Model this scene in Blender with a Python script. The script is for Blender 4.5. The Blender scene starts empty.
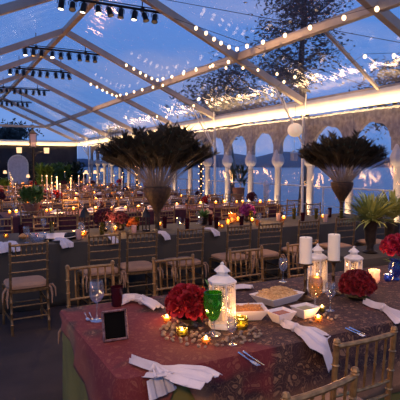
import bpy, math, random
from mathutils import Vector, Matrix, Euler
R = math.radians
random.seed(7)
sc = bpy.context.scene
COL = sc.collection

# ------------------------------------------------------------------ camera
FPX = 490.0
PITCH = math.atan(35 / FPX); YAW = R(27.95); H = 1.7
cam = bpy.data.cameras.new('camera'); camo = bpy.data.objects.new('camera', cam); COL.objects.link(camo)
cam.sensor_width = 36; cam.lens = FPX / 400 * 36; cam.clip_end = 2000; cam.clip_start = .05
camo.location = (0, 0, H); camo.rotation_euler = (R(90) - PITCH, 0, -YAW)
sc.camera = camo
_M = Euler(camo.rotation_euler).to_matrix()

def ray(px, py):
    return _M @ Vector(((px - 200) / FPX, -(py - 200) / FPX, -1))
def at(px, py, z):
    """room point seen at a pixel, on the level z"""
    d = ray(px, py); t = (z - H) / d.z
    return Vector((d.x * t, d.y * t, z))
def atY(px, py, Y):
    d = ray(px, py); t = Y / d.y
    return Vector((d.x * t, Y, H + d.z * t))

# ------------------------------------------------------------------ view, world, lights
vs = sc.view_settings
vs.view_transform = 'Standard'; vs.look = 'None'; vs.gamma = 1; vs.use_curve_mapping = False; vs.exposure = 0.0

def node_mat(name):
    m = bpy.data.materials.new(name); m.use_nodes = True
    nt = m.node_tree; nt.nodes.clear()
    return m, nt, nt.nodes.new('ShaderNodeOutputMaterial')

W = bpy.data.worlds.new('dusk'); sc.world = W; W.use_nodes = True
nt = W.node_tree; nt.nodes.clear()
wo = nt.nodes.new('ShaderNodeOutputWorld'); bg = nt.nodes.new('ShaderNodeBackground')
tc = nt.nodes.new('ShaderNodeTexCoord'); sx = nt.nodes.new('ShaderNodeSeparateXYZ')
rp = nt.nodes.new('ShaderNodeValToRGB'); nz = nt.nodes.new('ShaderNodeTexNoise'); mp = nt.nodes.new('ShaderNodeMapping')
cr = nt.nodes.new('ShaderNodeValToRGB'); mx = nt.nodes.new('ShaderNodeMixRGB')
nt.links.new(tc.outputs['Generated'], sx.inputs[0]); nt.links.new(sx.outputs['Z'], rp.inputs[0])
e = rp.color_ramp.elements
e[0].position = 0.0; e[0].color = (.050, .110, .26, 1)
e[1].position = 1.0; e[1].color = (.020, .060, .21, 1)
k = e.new(.12); k.color = (.055, .125, .31, 1)
k = e.new(.35); k.color = (.043, .118, .33, 1)
mp.inputs['Scale'].default_value = (1.6, 1.6, 5.0)
nt.links.new(tc.outputs['Generated'], mp.inputs[0]); nt.links.new(mp.outputs[0], nz.inputs['Vector'])
nz.inputs['Scale'].default_value = 2.2; nz.inputs['Detail'].default_value = 6
cr.color_ramp.elements[0].position = .46; cr.color_ramp.elements[0].color = (0, 0, 0, 1)
cr.color_ramp.elements[1].position = .74; cr.color_ramp.elements[1].color = (.75, .75, .75, 1)
nt.links.new(nz.outputs['Fac'], cr.inputs[0]); nt.links.new(cr.outputs[0], mx.inputs['Fac'])
nt.links.new(rp.outputs[0], mx.inputs[1]); mx.inputs[2].default_value = (.17, .18, .29, 1)
nt.links.new(mx.outputs[0], bg.inputs[0]); bg.inputs[1].default_value = 2.55
nt.links.new(bg.outputs[0], wo.inputs[0])

def lamp(name, kind, loc, power, color, rot=None, size=None, sizey=None, spot=None, target=None, blend=.6):
    l = bpy.data.lights.new(name, kind); l.energy = power; l.color = color
    o = bpy.data.objects.new(name, l); COL.objects.link(o); o.location = loc
    if target is not None:
        o.rotation_euler = (Vector(target) - Vector(loc)).to_track_quat('-Z', 'Y').to_euler()
    if rot: o.rotation_euler = rot
    if kind == 'AREA':
        l.shape = 'RECTANGLE'; l.size = size; l.size_y = sizey or size
    elif size: l.shadow_soft_size = size
    if kind == 'SPOT': l.spot_size = R(spot); l.spot_blend = blend
    return o
WARM = (1, .56, .25); AMBER = (1, .47, .16)
# wash strip along the eave, aimed up at the fabric valance, and its twin at the gable end
lamp('eave_wash_light', 'AREA', (7.93, 17.0, 2.93), 230, (1, .66, .34), rot=(0, R(-150), 0), size=.10, sizey=31)
lamp('gable_wash_light', 'AREA', (3.2, 32.7, 2.93), 60, (1, .66, .34), rot=(R(150), 0, 0), size=9.6, sizey=.10)
lamp('left_eave_wash_light', 'AREA', (-1.35, 17.0, 2.82), 260, (1, .62, .36), rot=(0, R(125), 0), size=.10, sizey=31)
# the lit cans of the light bars
BARS = [10.0, 14.6, 17.9, 22.6, 27.4]
for Yb, pw in ((10.0, 620), (14.6, 500), (22.6, 500)):
    for dx, tx, ty in ((-.7, 1.6, -2.2), (.5, 4.8, -3.2)):
        lamp('stage_or_fill_spot', 'SPOT', (3.24 + dx, Yb, 4.72), pw, WARM, spot=95, size=.12, target=(3.24 + tx - 1, Yb + ty, .8), blend=.9)
# unseen spots added above and behind the camera to warm the near table
lamp('stage_or_fill_spot', 'SPOT', (-1.2, -1.2, 3.1), 330, (1, .58, .26), spot=80, size=.2, target=(2.0, 3.0, .8), blend=1)
for x_, y_ in ((.6, 1.4), (4.4, 1.6)):
    lamp('stage_or_fill_spot', 'SPOT', (x_, y_, 4.7), 250, (1, .56, .24), spot=115, size=.25, target=(x_ + .8, 3.4, .7), blend=1)

# ------------------------------------------------------------------ materials
def ramp(nt, src, stops):
    r = nt.nodes.new('ShaderNodeValToRGB'); el = r.color_ramp.elements
    el[0].position, el[0].color = stops[0][0], (*stops[0][1], 1)
    el[1].position, el[1].color = stops[-1][0], (*stops[-1][1], 1)
    for p, c in stops[1:-1]:
        q = el.new(p); q.color = (*c, 1)
    nt.links.new(src, r.inputs[0]); return r
def pbr(name, col, col2=None, scale=8, rough=.6, metal=0, bump=0, bscale=40, emit=None, es=0, sub=0, wave=None, trans=0, detail=4):
    m, nt, out = node_mat(name); p = nt.nodes.new('ShaderNodeBsdfPrincipled'); nt.links.new(p.outputs[0], out.inputs[0])
    p.inputs['Roughness'].default_value = rough; p.inputs['Metallic'].default_value = metal
    tc = nt.nodes.new('ShaderNodeTexCoord')
    n = nt.nodes.new('ShaderNodeTexNoise'); n.inputs['Scale'].default_value = scale; n.inputs['Detail'].default_value = detail
    nt.links.new(tc.outputs['Object'], n.inputs['Vector'])
    col2 = col2 or tuple(c * .75 for c in col)
    r = ramp(nt, n.outputs['Fac'], [(.35, col2), (.65, col)])
    nt.links.new(r.outputs[0], p.inputs['Base Color'])
    if bump:
        b = nt.nodes.new('ShaderNodeBump'); b.inputs['Strength'].default_value = bump; b.inputs['Distance'].default_value = .01
        n2 = nt.nodes.new('ShaderNodeTexNoise'); n2.inputs['Scale'].default_value = bscale
        nt.links.new(tc.outputs['Object'], n2.inputs['Vector'])
        nt.links.new(n2.outputs['Fac'], b.inputs['Height']); nt.links.new(b.outputs[0], p.inputs['Normal'])
    if emit:
        p.inputs['Emission Color'].default_value = (*emit, 1); p.inputs['Emission Strength'].default_value = es
        m.cycles.emission_sampling = 'NONE'
    if trans: p.inputs['Transmission Weight'].default_value = trans
    return m
def thin_glass(name, tint=(1, 1, 1), refl=.08, rough=.03, wrinkle=0, wscale=3, haze=0, hazecol=(.8, .8, .8), edge=.5):
    m, nt, out = node_mat(name)
    t = nt.nodes.new('ShaderNodeBsdfTransparent'); t.inputs[0].default_value = (*tint, 1)
    g = nt.nodes.new('ShaderNodeBsdfGlossy'); g.inputs['Roughness'].default_value = rough
    lw = nt.nodes.new('ShaderNodeLayerWeight'); lw.inputs['Blend'].default_value = .35
    mr = nt.nodes.new('ShaderNodeMapRange'); mr.inputs['To Min'].default_value = refl; mr.inputs['To Max'].default_value = edge
    nt.links.new(lw.outputs['Facing'], mr.inputs[0])
    mx = nt.nodes.new('ShaderNodeMixShader'); nt.links.new(mr.outputs[0], mx.inputs[0])
    nt.links.new(t.outputs[0], mx.inputs[1]); nt.links.new(g.outputs[0], mx.inputs[2])
    last = mx
    if haze:
        d = nt.nodes.new('ShaderNodeBsdfTranslucent'); d.inputs[0].default_value = (*hazecol, 1)
        d2 = nt.nodes.new('ShaderNodeBsdfDiffuse'); d2.inputs[0].default_value = (*hazecol, 1)
        md = nt.nodes.new('ShaderNodeMixShader'); md.inputs[0].default_value = .5
        nt.links.new(d.outputs[0], md.inputs[1]); nt.links.new(d2.outputs[0], md.inputs[2])
        mh = nt.nodes.new('ShaderNodeMixShader'); mh.inputs[0].default_value = haze
        nt.links.new(mx.outputs[0], mh.inputs[1]); nt.links.new(md.outputs[0], mh.inputs[2]); last = mh
    nt.links.new(last.outputs[0], out.inputs[0])
    if wrinkle:
        tc = nt.nodes.new('ShaderNodeTexCoord'); mp = nt.nodes.new('ShaderNodeMapping'); mp.inputs['Scale'].default_value = (.5, 1.5, 1)
        n = nt.nodes.new('ShaderNodeTexNoise'); n.inputs['Scale'].default_value = wscale; n.inputs['Detail'].default_value = 2
        b = nt.nodes.new('ShaderNodeBump'); b.inputs['Strength'].default_value = wrinkle; b.inputs['Distance'].default_value = .1
        nt.links.new(tc.outputs['Object'], mp.inputs[0]); nt.links.new(mp.outputs[0], n.inputs['Vector'])
        nt.links.new(n.outputs['Fac'], b.inputs['Height']); nt.links.new(b.outputs[0], g.inputs['Normal'])
    return m
def glow(name, col, s, sample=False):
    m, nt, out = node_mat(name); e = nt.nodes.new('ShaderNodeEmission')
    e.inputs[0].default_value = (*col, 1); e.inputs[1].default_value = s; nt.links.new(e.outputs[0], out.inputs[0])
    if not sample: m.cycles.emission_sampling = 'NONE'
    return m

def paisley():
    m, nt, out = node_mat('paisley_cloth'); p = nt.nodes.new('ShaderNodeBsdfPrincipled'); nt.links.new(p.outputs[0], out.inputs[0])
    p.inputs['Roughness'].default_value = .8
    tc = nt.nodes.new('ShaderNodeTexCoord')
    wv = nt.nodes.new('ShaderNodeTexNoise'); wv.inputs['Scale'].default_value = 9; wv.inputs['Detail'].default_value = 2
    nt.links.new(tc.outputs['UV'], wv.inputs['Vector'])
    mixv = nt.nodes.new('ShaderNodeMixRGB'); mixv.blend_type = 'ADD'; mixv.inputs[0].default_value = .16
    nt.links.new(tc.outputs['UV'], mixv.inputs[1]); nt.links.new(wv.outputs['Color'], mixv.inputs[2])
    v = nt.nodes.new('ShaderNodeTexVoronoi'); v.inputs['Scale'].default_value = 21
    nt.links.new(mixv.outputs[0], v.inputs['Vector'])
    v2 = nt.nodes.new('ShaderNodeTexVoronoi'); v2.inputs['Scale'].default_value = 60; v2.feature = 'DISTANCE_TO_EDGE'
    nt.links.new(mixv.outputs[0], v2.inputs['Vector'])
    a = ramp(nt, v.outputs['Distance'], [(0, (.09, .03, .018)), (.12, (.25, .125, .060)), (.24, (.34, .18, .09)), (.31, (.034, .007, .006)), (.47, (.036, .008, .007)), (.51, (.20, .10, .05)), (.58, (.034, .007, .006))])
    b = ramp(nt, v2.outputs['Distance'], [(0, (.17, .10, .06)), (.07, (.020, .007, .006))])
    mx = nt.nodes.new('ShaderNodeMixRGB'); mx.inputs[0].default_value = .38
    nt.links.new(a.outputs[0], mx.inputs[1]); nt.links.new(b.outputs[0], mx.inputs[2])
    # woven bands: gold border near the hem, read from the second UV axis stored on the skirt
    at_ = nt.nodes.new('ShaderNodeAttribute'); at_.attribute_name = 'border'
    gold = nt.nodes.new('ShaderNodeMixRGB'); gold.inputs[2].default_value = (.36, .17, .07, 1)
    ml = nt.nodes.new('ShaderNodeMath'); ml.operation = 'MULTIPLY'; ml.inputs[1].default_value = .6
    nt.links.new(at_.outputs['Fac'], ml.inputs[0]); nt.links.new(ml.outputs[0], gold.inputs[0])
    nt.links.new(mx.outputs[0], gold.inputs[1])
    nl = nt.nodes.new('ShaderNodeTexNoise'); nl.inputs['Scale'].default_value = 2.3
    nt.links.new(tc.outputs['UV'], nl.inputs['Vector'])
    # the crimson end panel woven into the left part of the cloth
    ux = nt.nodes.new('ShaderNodeSeparateXYZ'); nt.links.new(tc.outputs['UV'], ux.inputs[0])
    um = nt.nodes.new('ShaderNodeMapRange'); um.inputs['From Min'].default_value = 1.6; um.inputs['From Max'].default_value = .7
    um.inputs['To Min'].default_value = .25; um.inputs['To Max'].default_value = .62
    nt.links.new(ux.outputs['X'], um.inputs[0])
    ad = nt.nodes.new('ShaderNodeMath'); ad.operation = 'ADD'; nt.links.new(nl.outputs['Fac'], ad.inputs[0]); nt.links.new(um.outputs[0], ad.inputs[1])
    lr = ramp(nt, ad.outputs[0], [(.93, (0, 0, 0)), (1.0, (1, 1, 1))])
    red = nt.nodes.new('ShaderNodeMixRGB'); red.blend_type = 'MIX'; red.inputs[2].default_value = (.19, .012, .014, 1)
    ms = nt.nodes.new('ShaderNodeMath'); ms.operation = 'MULTIPLY'; ms.inputs[1].default_value = .6
    nt.links.new(lr.outputs[0], ms.inputs[0]); nt.links.new(ms.outputs[0], red.inputs[0]); nt.links.new(gold.outputs[0], red.inputs[1])
    nt.links.new(red.outputs[0], p.inputs['Base Color'])
    return m

M = dict(
    paisley=paisley(),
    olive=pbr('olive_cloth', (.22, .17, .03), (.16, .125, .022), 5, .8, bump=.2, bscale=300),
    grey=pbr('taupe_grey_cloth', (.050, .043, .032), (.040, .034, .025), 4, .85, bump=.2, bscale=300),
    burgundy=pbr('burgundy_cloth', (.10, .020, .024), (.05, .010, .014), 9, .85),
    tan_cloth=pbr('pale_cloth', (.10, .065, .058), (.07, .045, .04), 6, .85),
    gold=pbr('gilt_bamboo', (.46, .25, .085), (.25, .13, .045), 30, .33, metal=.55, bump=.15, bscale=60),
    bamboo_dark=pbr('dark_bamboo', (.26, .15, .06), (.13, .075, .03), 30, .36, metal=.5, bump=.15, bscale=60),  # darker tone of the gilt bamboo, for the chairs at the grey table
    cushion=pbr('sand_cushion', (.38, .22, .125), (.30, .17, .10), 6, .9, bump=.2, bscale=120),
    linen=pbr('white_linen', (.66, .60, .60), (.56, .50, .50), 8, .9, bump=.3, bscale=200),
    white=pbr('white_paint', (.80, .74, .64), (.66, .60, .52), 12, .5, bump=.2, bscale=30),
    column=pbr('column_plaster', (.70, .62, .56), (.52, .45, .41), 3, .75, bump=.3, bscale=12),
    fret=pbr('arch_fretwork', (.42, .33, .27), (.22, .165, .135), 9, .85, bump=.4, bscale=18),
    valance=pbr('valance_fabric', (.85, .78, .62), (.78, .70, .54), 3, .9),
    beam=pbr('tent_beam', (.46, .37, .30), (.38, .30, .24), 3, .5, metal=.2),
    black=pbr('black_metal', (.018, .018, .020), (.010, .010, .012), 10, .45, metal=.4),
    iron=pbr('dark_iron', (.05, .035, .025), (.025, .018, .012), 20, .45, metal=.6),
    bronze=pbr('bronze', (.16, .09, .04), (.07, .04, .02), 25, .35, metal=.8),
    wax=pbr('ivory_wax', (.95, .84, .62), (.92, .80, .56), 5, .5),
    flame=glow('flame', (1, .62, .22), 14),
    candleglow=glow('lit_wick', (1, .50, .17), 11),
    glow_dot=glow('warm_reflection', (1, .66, .36), 4),  # glow standing in for lights reflected in the roof film
    lens=glow('lit_lens', (1, .80, .52), 7),
    lens_off=pbr('dim_lens', (.12, .10, .09), None, 10, .2, emit=(1, .6, .3), es=.08),
    shade=glow('lit_shade', (1, .62, .32), 1.6),
    glass=thin_glass('clear_glass', (.90, .90, .92), .10, .02, edge=.95, haze=.06),
    pane=thin_glass('pane_glass', (.97, .97, .97), .05, .02, edge=.5),
    green_glass=thin_glass('green_glass', (.20, .66, .09), .08, .03, edge=.5, haze=.16, hazecol=(.10, .50, .03)),
    amber_glass=thin_glass('amber_glass', (.95, .68, .34), .09, .03, edge=.7, haze=.12, hazecol=(.8, .45, .15)),
    olive_glass=thin_glass('olive_glass', (.45, .42, .12), .08, .05, edge=.6, haze=.14, hazecol=(.4, .36, .06)),
    blue_glass=thin_glass('blue_glass', (.12, .2, .62), .08, .05, edge=.6, haze=.3, hazecol=(.06, .12, .55)),
    pearl_glass=thin_glass('frosted_glass', (.85, .72, .70), .05, .3, edge=.3, haze=.55, hazecol=(.8, .66, .62)),
    wine_glass=thin_glass('burgundy_glass', (.20, .03, .05), .06, .08, edge=.35, haze=.45, hazecol=(.10, .01, .03)),
    wrap=thin_glass('roof_film', (.93, .94, .97), .035, .13, wrinkle=.55, wscale=1.3, haze=.06, hazecol=(.8, .72, .8), edge=.30),
    wallfilm=thin_glass('wall_film', (.82, .84, .90), .03, .10, wrinkle=.4, wscale=1.0, haze=.04, hazecol=(.6, .55, .55), edge=.25),
    silver=pbr('silver', (.75, .75, .78), (.6, .6, .64), 30, .16, metal=1),
    porcelain=pbr('porcelain', (.82, .74, .68), (.78, .70, .64), 4, .28),
    snack=pbr('fried_snack', (.75, .36, .10), (.45, .16, .04), 60, .7, bump=.6, bscale=80),
    snack2=pbr('shredded_snack', (.80, .52, .22), (.50, .26, .08), 60, .7, bump=.6, bscale=80),
    sauce=pbr('red_sauce', (.42, .12, .05), (.30, .07, .03), 10, .25),
    dip=pbr('green_dip', (.42, .36, .16), (.36, .30, .13), 10, .3),
    rose=pbr('red_petal', (.34, .004, .012), (.17, .002, .006), 14, .6, bump=.2, bscale=60),
    darkrose=pbr('crimson_petal', (.24, .004, .012), (.10, .002, .005), 14, .65, bump=.2, bscale=60),
    crimson=pbr('bright_crimson_petal', (.45, .008, .04), (.22, .004, .018), 14, .6),
    magenta=pbr('magenta_petal', (.45, .02, .12), (.22, .01, .05), 14, .6),
    orange=pbr('orange_petal', (.65, .18, .03), (.42, .08, .01), 14, .6),
    pale=pbr('blush_petal', (.75, .48, .42), (.6, .34, .28), 14, .6),
    plum=pbr('plum_petal', (.09, .012, .035), (.04, .006, .016), 14, .6),
    purple=pbr('violet_petal', (.25, .03, .22), (.12, .01, .10), 14, .6),
    leaf=pbr('leaf_green', (.12, .24, .045), (.05, .11, .02), 9, .5),
    leafy=pbr('leaf_olive', (.36, .40, .12), (.15, .19, .05), 9, .5),
    darkleaf=pbr('leaf_dark', (.03, .05, .022), (.014, .025, .012), 9, .6),
    treeleaf=pbr('tree_foliage', (.030, .045, .038), (.014, .022, .022), 9, .8),
    bark=pbr('bark', (.05, .038, .030), (.03, .022, .018), 6, .9),
    plume=pbr('feather_barbs', (.05, .036, .016), (.022, .017, .009), 12, .6),
    plume_eye=pbr('feather_eye', (.02, .07, .05), (.03, .035, .015), 12, .35),
    quill=pbr('feather_quill', (.42, .31, .22), (.28, .20, .14), 20, .5),
    moss=pbr('bronzed_vase', (.085, .042, .018), (.028, .015, .008), 26, .55, bump=.9, bscale=40),
    stone=pbr('river_pebble', (.32, .24, .17), (.17, .12, .08), 14, .55),
    floor=pbr('dark_carpet', (.042, .026, .021), (.024, .015, .012), 3, .9, bump=.3, bscale=90),
    deck=pbr('deck', (.10, .085, .08), None, 2, .9),
    hill=pbr('far_shore', (.10, .12, .17), (.06, .08, .12), .02, 1),
    rail=pbr('rail_white', (.95, .95, .95), None, 4, .5),
    endwall=pbr('dark_drape', (.055, .047, .045), (.03, .027, .028), 1.2, .9),
    terracotta=pbr('terracotta', (.26, .11, .06), (.16, .07, .04), 12, .8),
)
def water():
    m, nt, out = node_mat('lake_water'); p = nt.nodes.new('ShaderNodeBsdfPrincipled'); nt.links.new(p.outputs[0], out.inputs[0])
    p.inputs['Base Color'].default_value = (.05, .075, .11, 1); p.inputs['Roughness'].default_value = .22
    p.inputs['IOR'].default_value = 1.6
    tc = nt.nodes.new('ShaderNodeTexCoord'); n = nt.nodes.new('ShaderNodeTexNoise'); n.inputs['Scale'].default_value = .6; n.inputs['Detail'].default_value = 5
    b = nt.nodes.new('ShaderNodeBump'); b.inputs['Strength'].default_value = .25
    nt.links.new(tc.outputs['Object'], n.inputs['Vector']); nt.links.new(n.outputs['Fac'], b.inputs['Height']); nt.links.new(b.outputs[0], p.inputs['Normal'])
    return m
M['water'] = water()

# ------------------------------------------------------------------ mesh helpers
class MB:
    def __init__(s): s.v = []; s.f = []; s.mi = []; s.m = 0
    def add(s, vs, fs):
        b = len(s.v); s.v += [tuple(v) for v in vs]
        for f in fs: s.f.append([i + b for i in f]); s.mi.append(s.m)
        return s
    def box(s, c, d, rz=0, rot=None, taper=1):
        cx, cy, cz = c; x, y, z = d[0] / 2, d[1] / 2, d[2] / 2
        vs = [Vector((sx * x * (taper if sz > 0 else 1), sy * y * (taper if sz > 0 else 1), sz * z)) for sz in (-1, 1) for sy in (-1, 1) for sx in (-1, 1)]
        Mt = rot.to_matrix() if rot is not None else Matrix.Rotation(rz, 3, 'Z')
        return s.add([Mt @ v + Vector(c) for v in vs], [(0, 2, 3, 1), (4, 5, 7, 6), (0, 1, 5, 4), (1, 3, 7, 5), (3, 2, 6, 7), (2, 0, 4, 6)])
    def tube(s, path, rad, n=8, cap=True):
        path = [Vector(p) for p in path]
        if not isinstance(rad, (list, tuple)): rad = [rad] * len(path)
        vs = []; prev = None
        for i, p in enumerate(path):
            a = path[max(i - 1, 0)]; b = path[min(i + 1, len(path) - 1)]
            t = (b - a).normalized() if (b - a).length > 1e-9 else Vector((0, 0, 1))
            if prev is None: u = t.orthogonal().normalized()
            else:
                u = prev - t * prev.dot(t); u = u.normalized() if u.length > 1e-6 else t.orthogonal().normalized()
            prev = u; w = t.cross(u)
            for k in range(n):
                q = 2 * math.pi * k / n; vs.append(p + (u * math.cos(q) + w * math.sin(q)) * rad[i])
        fs = []
        for i in range(len(path) - 1):
            for k in range(n): fs.append((i * n + k, i * n + (k + 1) % n, (i + 1) * n + (k + 1) % n, (i + 1) * n + k))
        if cap: fs.append(tuple(range(n))[::-1]); fs.append(tuple((len(path) - 1) * n + k for k in range(n)))
        return s.add(vs, fs)
    def lathe(s, prof, c=(0, 0, 0), n=20, close=False, ph=0, wob=None):
        vs = []; m = len(prof)
        for i, (r, z) in enumerate(prof):
            for k in range(n):
                q = 2 * math.pi * k / n + ph; rr = r * (wob(q) if wob else 1)
                vs.append((c[0] + rr * math.cos(q), c[1] + rr * math.sin(q), c[2] + z))
        fs = []
        for i in range(m - 1):
            for k in range(n): fs.append((i * n + k, i * n + (k + 1) % n, (i + 1) * n + (k + 1) % n, (i + 1) * n + k))
        if prof[0][0] > 1e-5: fs.append(tuple(range(n))[::-1])
        if prof[-1][0] > 1e-5 and not close: fs.append(tuple((m - 1) * n + k for k in range(n)))
        return s.add(vs, fs)
    def ball(s, c, r, n=8, m=6, sc=(1, 1, 1), rot=None, jit=0):
        vs = []; c = Vector(c)
        for i in range(m + 1):
            a = math.pi * i / m
            for k in range(n):
                q = 2 * math.pi * k / n
                v = Vector((math.sin(a) * math.cos(q) * sc[0], math.sin(a) * math.sin(q) * sc[1], -math.cos(a) * sc[2])) * r
                if jit and 0 < i < m: v *= 1 + random.uniform(-jit, jit)
                if rot is not None: v = rot @ v
                vs.append(c + v)
        fs = [(i * n + k, i * n + (k + 1) % n, (i + 1) * n + (k + 1) % n, (i + 1) * n + k) for i in range(m) for k in range(n)]
        return s.add(vs, fs)
    def build(s, name, mat, parent=None, smooth=True, loc=None, bevel=0, sub=0, solid=0):
        me = bpy.data.meshes.new(name); me.from_pydata(s.v, [], s.f)
        mats = mat if isinstance(mat, (list, tuple)) else [mat]
        for q in mats: me.materials.append(q)
        if len(mats) > 1: me.polygons.foreach_set('material_index', s.mi)
        me.validate(); me.update()
        if smooth:
            me.polygons.foreach_set('use_smooth', [True] * len(me.polygons))
            try: me.set_sharp_from_angle(angle=R(38))
            except Exception: pass
        o = bpy.data.objects.new(name, me); COL.objects.link(o)
        if parent: o.parent = parent
        if loc is not None: o.location = loc
        if solid:
            md = o.modifiers.new('s', 'SOLIDIFY'); md.thickness = solid; md.offset = -1
        if bevel:
            md = o.modifiers.new('b', 'BEVEL'); md.width = bevel; md.segments = 2; md.limit_method = 'ANGLE'
        if sub:
            md = o.modifiers.new('u', 'SUBSURF'); md.levels = sub; md.render_levels = sub
        return o
def tag(o, label=None, cat=None, group=None, kind=None):
    if label: o['label'] = label
    if cat: o['category'] = cat
    if group: o['group'] = group
    if kind: o['kind'] = kind
    return o
def thing(name, label, cat, loc=(0, 0, 0), rz=0, group=None):
    o = bpy.data.objects.new(name, None); COL.objects.link(o); o.empty_display_size = .05
    o.location = loc; o.rotation_euler = (0, 0, rz); return tag(o, label, cat, group)
KIDS = {}
def dup(o, parent=None):
    c = o.copy(); COL.objects.link(c)
    if parent: c.parent = parent
    for ch in [x for x in bpy.data.objects if x.parent == o] if o.name not in KIDS else KIDS[o.name]: dup(ch, c)
    return c
def remember(root):
    def rec(o):
        KIDS[o.name] = list(o.children)
        for ch in KIDS[o.name]: rec(ch)
    rec(root)
class Proto:
    """first place() moves the built thing, later ones copy it"""
    def __init__(s, root):
        s.root = root; s.used = False
        bpy.context.view_layer.update(); remember(root)
    def place(s, loc, rz=0, label=None, group=None, scale=None):
        if not s.used: o = s.root; s.used = True
        else: o = dup(s.root)
        o.location = loc; o.rotation_euler = (0, 0, rz)
        if scale: o.scale = (scale,) * 3 if not isinstance(scale, tuple) else scale
        else: o.scale = (1, 1, 1)
        if label: o['label'] = label
        if group: o['group'] = group
        elif 'group' in o and o is not s.root: del o['group']
        return o
def struct(mb, name, mat, **k): return tag(mb.build(name, mat, **k), kind='structure')
ORD = ['first', 'second', 'third', 'fourth', 'fifth', 'sixth', 'seventh', 'eighth', 'ninth', 'tenth', 'eleventh', 'twelfth', 'thirteenth', 'fourteenth', 'fifteenth', 'sixteenth', 'seventeenth', 'eighteenth', 'nineteenth', 'twentieth', 'twenty-first', 'twenty-second']

# ------------------------------------------------------------------ the setting
XR, ZR = 3.24, H + 3.82          # ridge
XP, ZP = 6.2, H + 2.51           # purlin
XE, ZE, ZB = 8.2, H + 1.58, H + 1.25   # eave, top and bottom of the valance
XL = 2 * XR - XE; XPL = 2 * XR - XP
YN, YF = .6, 33.0
RAF = [1.6, 5.7, 9.8, 14.3, 17.7, 21.9, 26.0, 30.0, 33.0]

m = MB(); m.add([(-6, -3, 0), (9.6, -3, 0), (9.6, 36, 0), (-6, 36, 0)], [(0, 1, 2, 3)]); m.add([(-6, -3, -.2), (9.6, -3, -.2), (9.6, 36, -.2), (-6, 36, -.2)], [(3, 2, 1, 0)])
struct(m, 'floor', M['floor'], smooth=False)
m = MB(); m.box((60, 60, -.6), (260, 260, .1)); 
lake = MB(); lake.add([(9.6, -200, -1.1), (900, -200, -1.1), (900, 900, -1.1), (9.6, 900, -1.1)], [(0, 1, 2, 3)])
struct(lake, 'trim_1_lake', M['water'], smooth=False).name = 'lake'
bpy.data.objects['lake']['label'] = 'still blue lake beyond the white railing'; bpy.data.objects['lake']['category'] = 'lake'
m = MB(); m.add([(-60, 36, -.25), (9.6, 36, -.25), (9.6, 140, -.25), (-60, 140, -.25)], [(0, 1, 2, 3)]); struct(m, 'ground', M['deck'], smooth=False)
# far shore
random.seed(3)
m = MB(); vs = []; n = 90
for i in range(n):
    a = R(-10 + 110 * i / (n - 1)); r_ = 620
    hgt = 9 + 7 * math.sin(i * .21) + 4 * math.sin(i * .63 + 1) + 2 * math.sin(i * 1.7) + (12 if i > 42 else 0) * min(1, max(0, (i - 42) / 14))
    for rr, z in ((r_, -1.2), (r_ + 15, hgt * .6), (r_ + 60, hgt + 3), (r_ + 200, -2)):
        vs.append((math.sin(a) * rr, math.cos(a) * rr, z))
m.add(vs, [(i * 4 + k, (i + 1) * 4 + k, (i + 1) * 4 + k + 1, i * 4 + k + 1) for i in range(n - 1) for k in range(3)])
struct(m, 'hills', M['hill'])

# clear roof film, one panel per bay and slope, slightly sagging between beams
m = MB()
def slope_z(x): return ZR - (ZR - ZE) / (XE - XR) * abs(x - XR)
for a, b in zip(RAF[:-1], RAF[1:]):
    for x0, x1 in ((XL, XR), (XR, XE)):
        N = 10; vs = []
        for i in range(N + 1):
            for j in range(N + 1):
                u, v = i / N, j / N; x = x0 + (x1 - x0) * u; y = a + (b - a) * v
                sag = .05 * math.sin(math.pi * v) * math.sin(math.pi * u) + .012 * math.sin(13 * u + 5 * v) * math.sin(9 * v + 4 * u)
                vs.append((x, y, slope_z(x) + .06 - sag))
        m.add(vs, [(i * (N + 1) + j, (i + 1) * (N + 1) + j, (i + 1) * (N + 1) + j + 1, i * (N + 1) + j + 1) for i in range(N) for j in range(N)])
struct(m, 'ceiling', M['wrap'])
# frame: ridge, purlins, eaves and rafters
def boxbeam(m, p, q, w, h):
    p, q = Vector(p), Vector(q); d = q - p; t = d.normalized()
    side = t.cross(Vector((0, 0, 1))).normalized(); up = side.cross(t)
    vs = [c + side * sx * w / 2 + up * sz * h / 2 for c in (p, q) for sx, sz in ((-1, -1), (1, -1), (1, 1), (-1, 1))]
    m.add(vs, [(0, 1, 2, 3), (7, 6, 5, 4), (0, 4, 5, 1), (1, 5, 6, 2), (2, 6, 7, 3), (3, 7, 4, 0)])
idx = 1
for x, z, w, h in ((XR, ZR - .06, .14, .14), (XP, ZP - .02, .13, .17), (XPL, ZP - .02, .13, .17), (XE, ZE, .12, .12), (XL, ZE, .12, .12)):
    m = MB(); boxbeam(m, (x, YN, z), (x, YF, z), w, h); struct(m, 'trim_%d' % idx, M['beam'], smooth=False, bevel=.01); idx += 1
for y in RAF[1:]:
    for xs in ((XR, XE), (XR, XL)):
        m = MB(); boxbeam(m, (xs[0], y, ZR - .04), (xs[1], y, ZE - .02), .13, .16); struct(m, 'trim_%d' % idx, M['beam'], smooth=False, bevel=.01); idx += 1
# thin brace between purlin and eave in the nearest bay
m = MB(); boxbeam(m, (XP, 6.95, ZP - .05), (XE, 7.4, ZE - .04), .055, .055); struct(m, 'trim_%d' % idx, M['beam'], smooth=False); idx += 1
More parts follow.
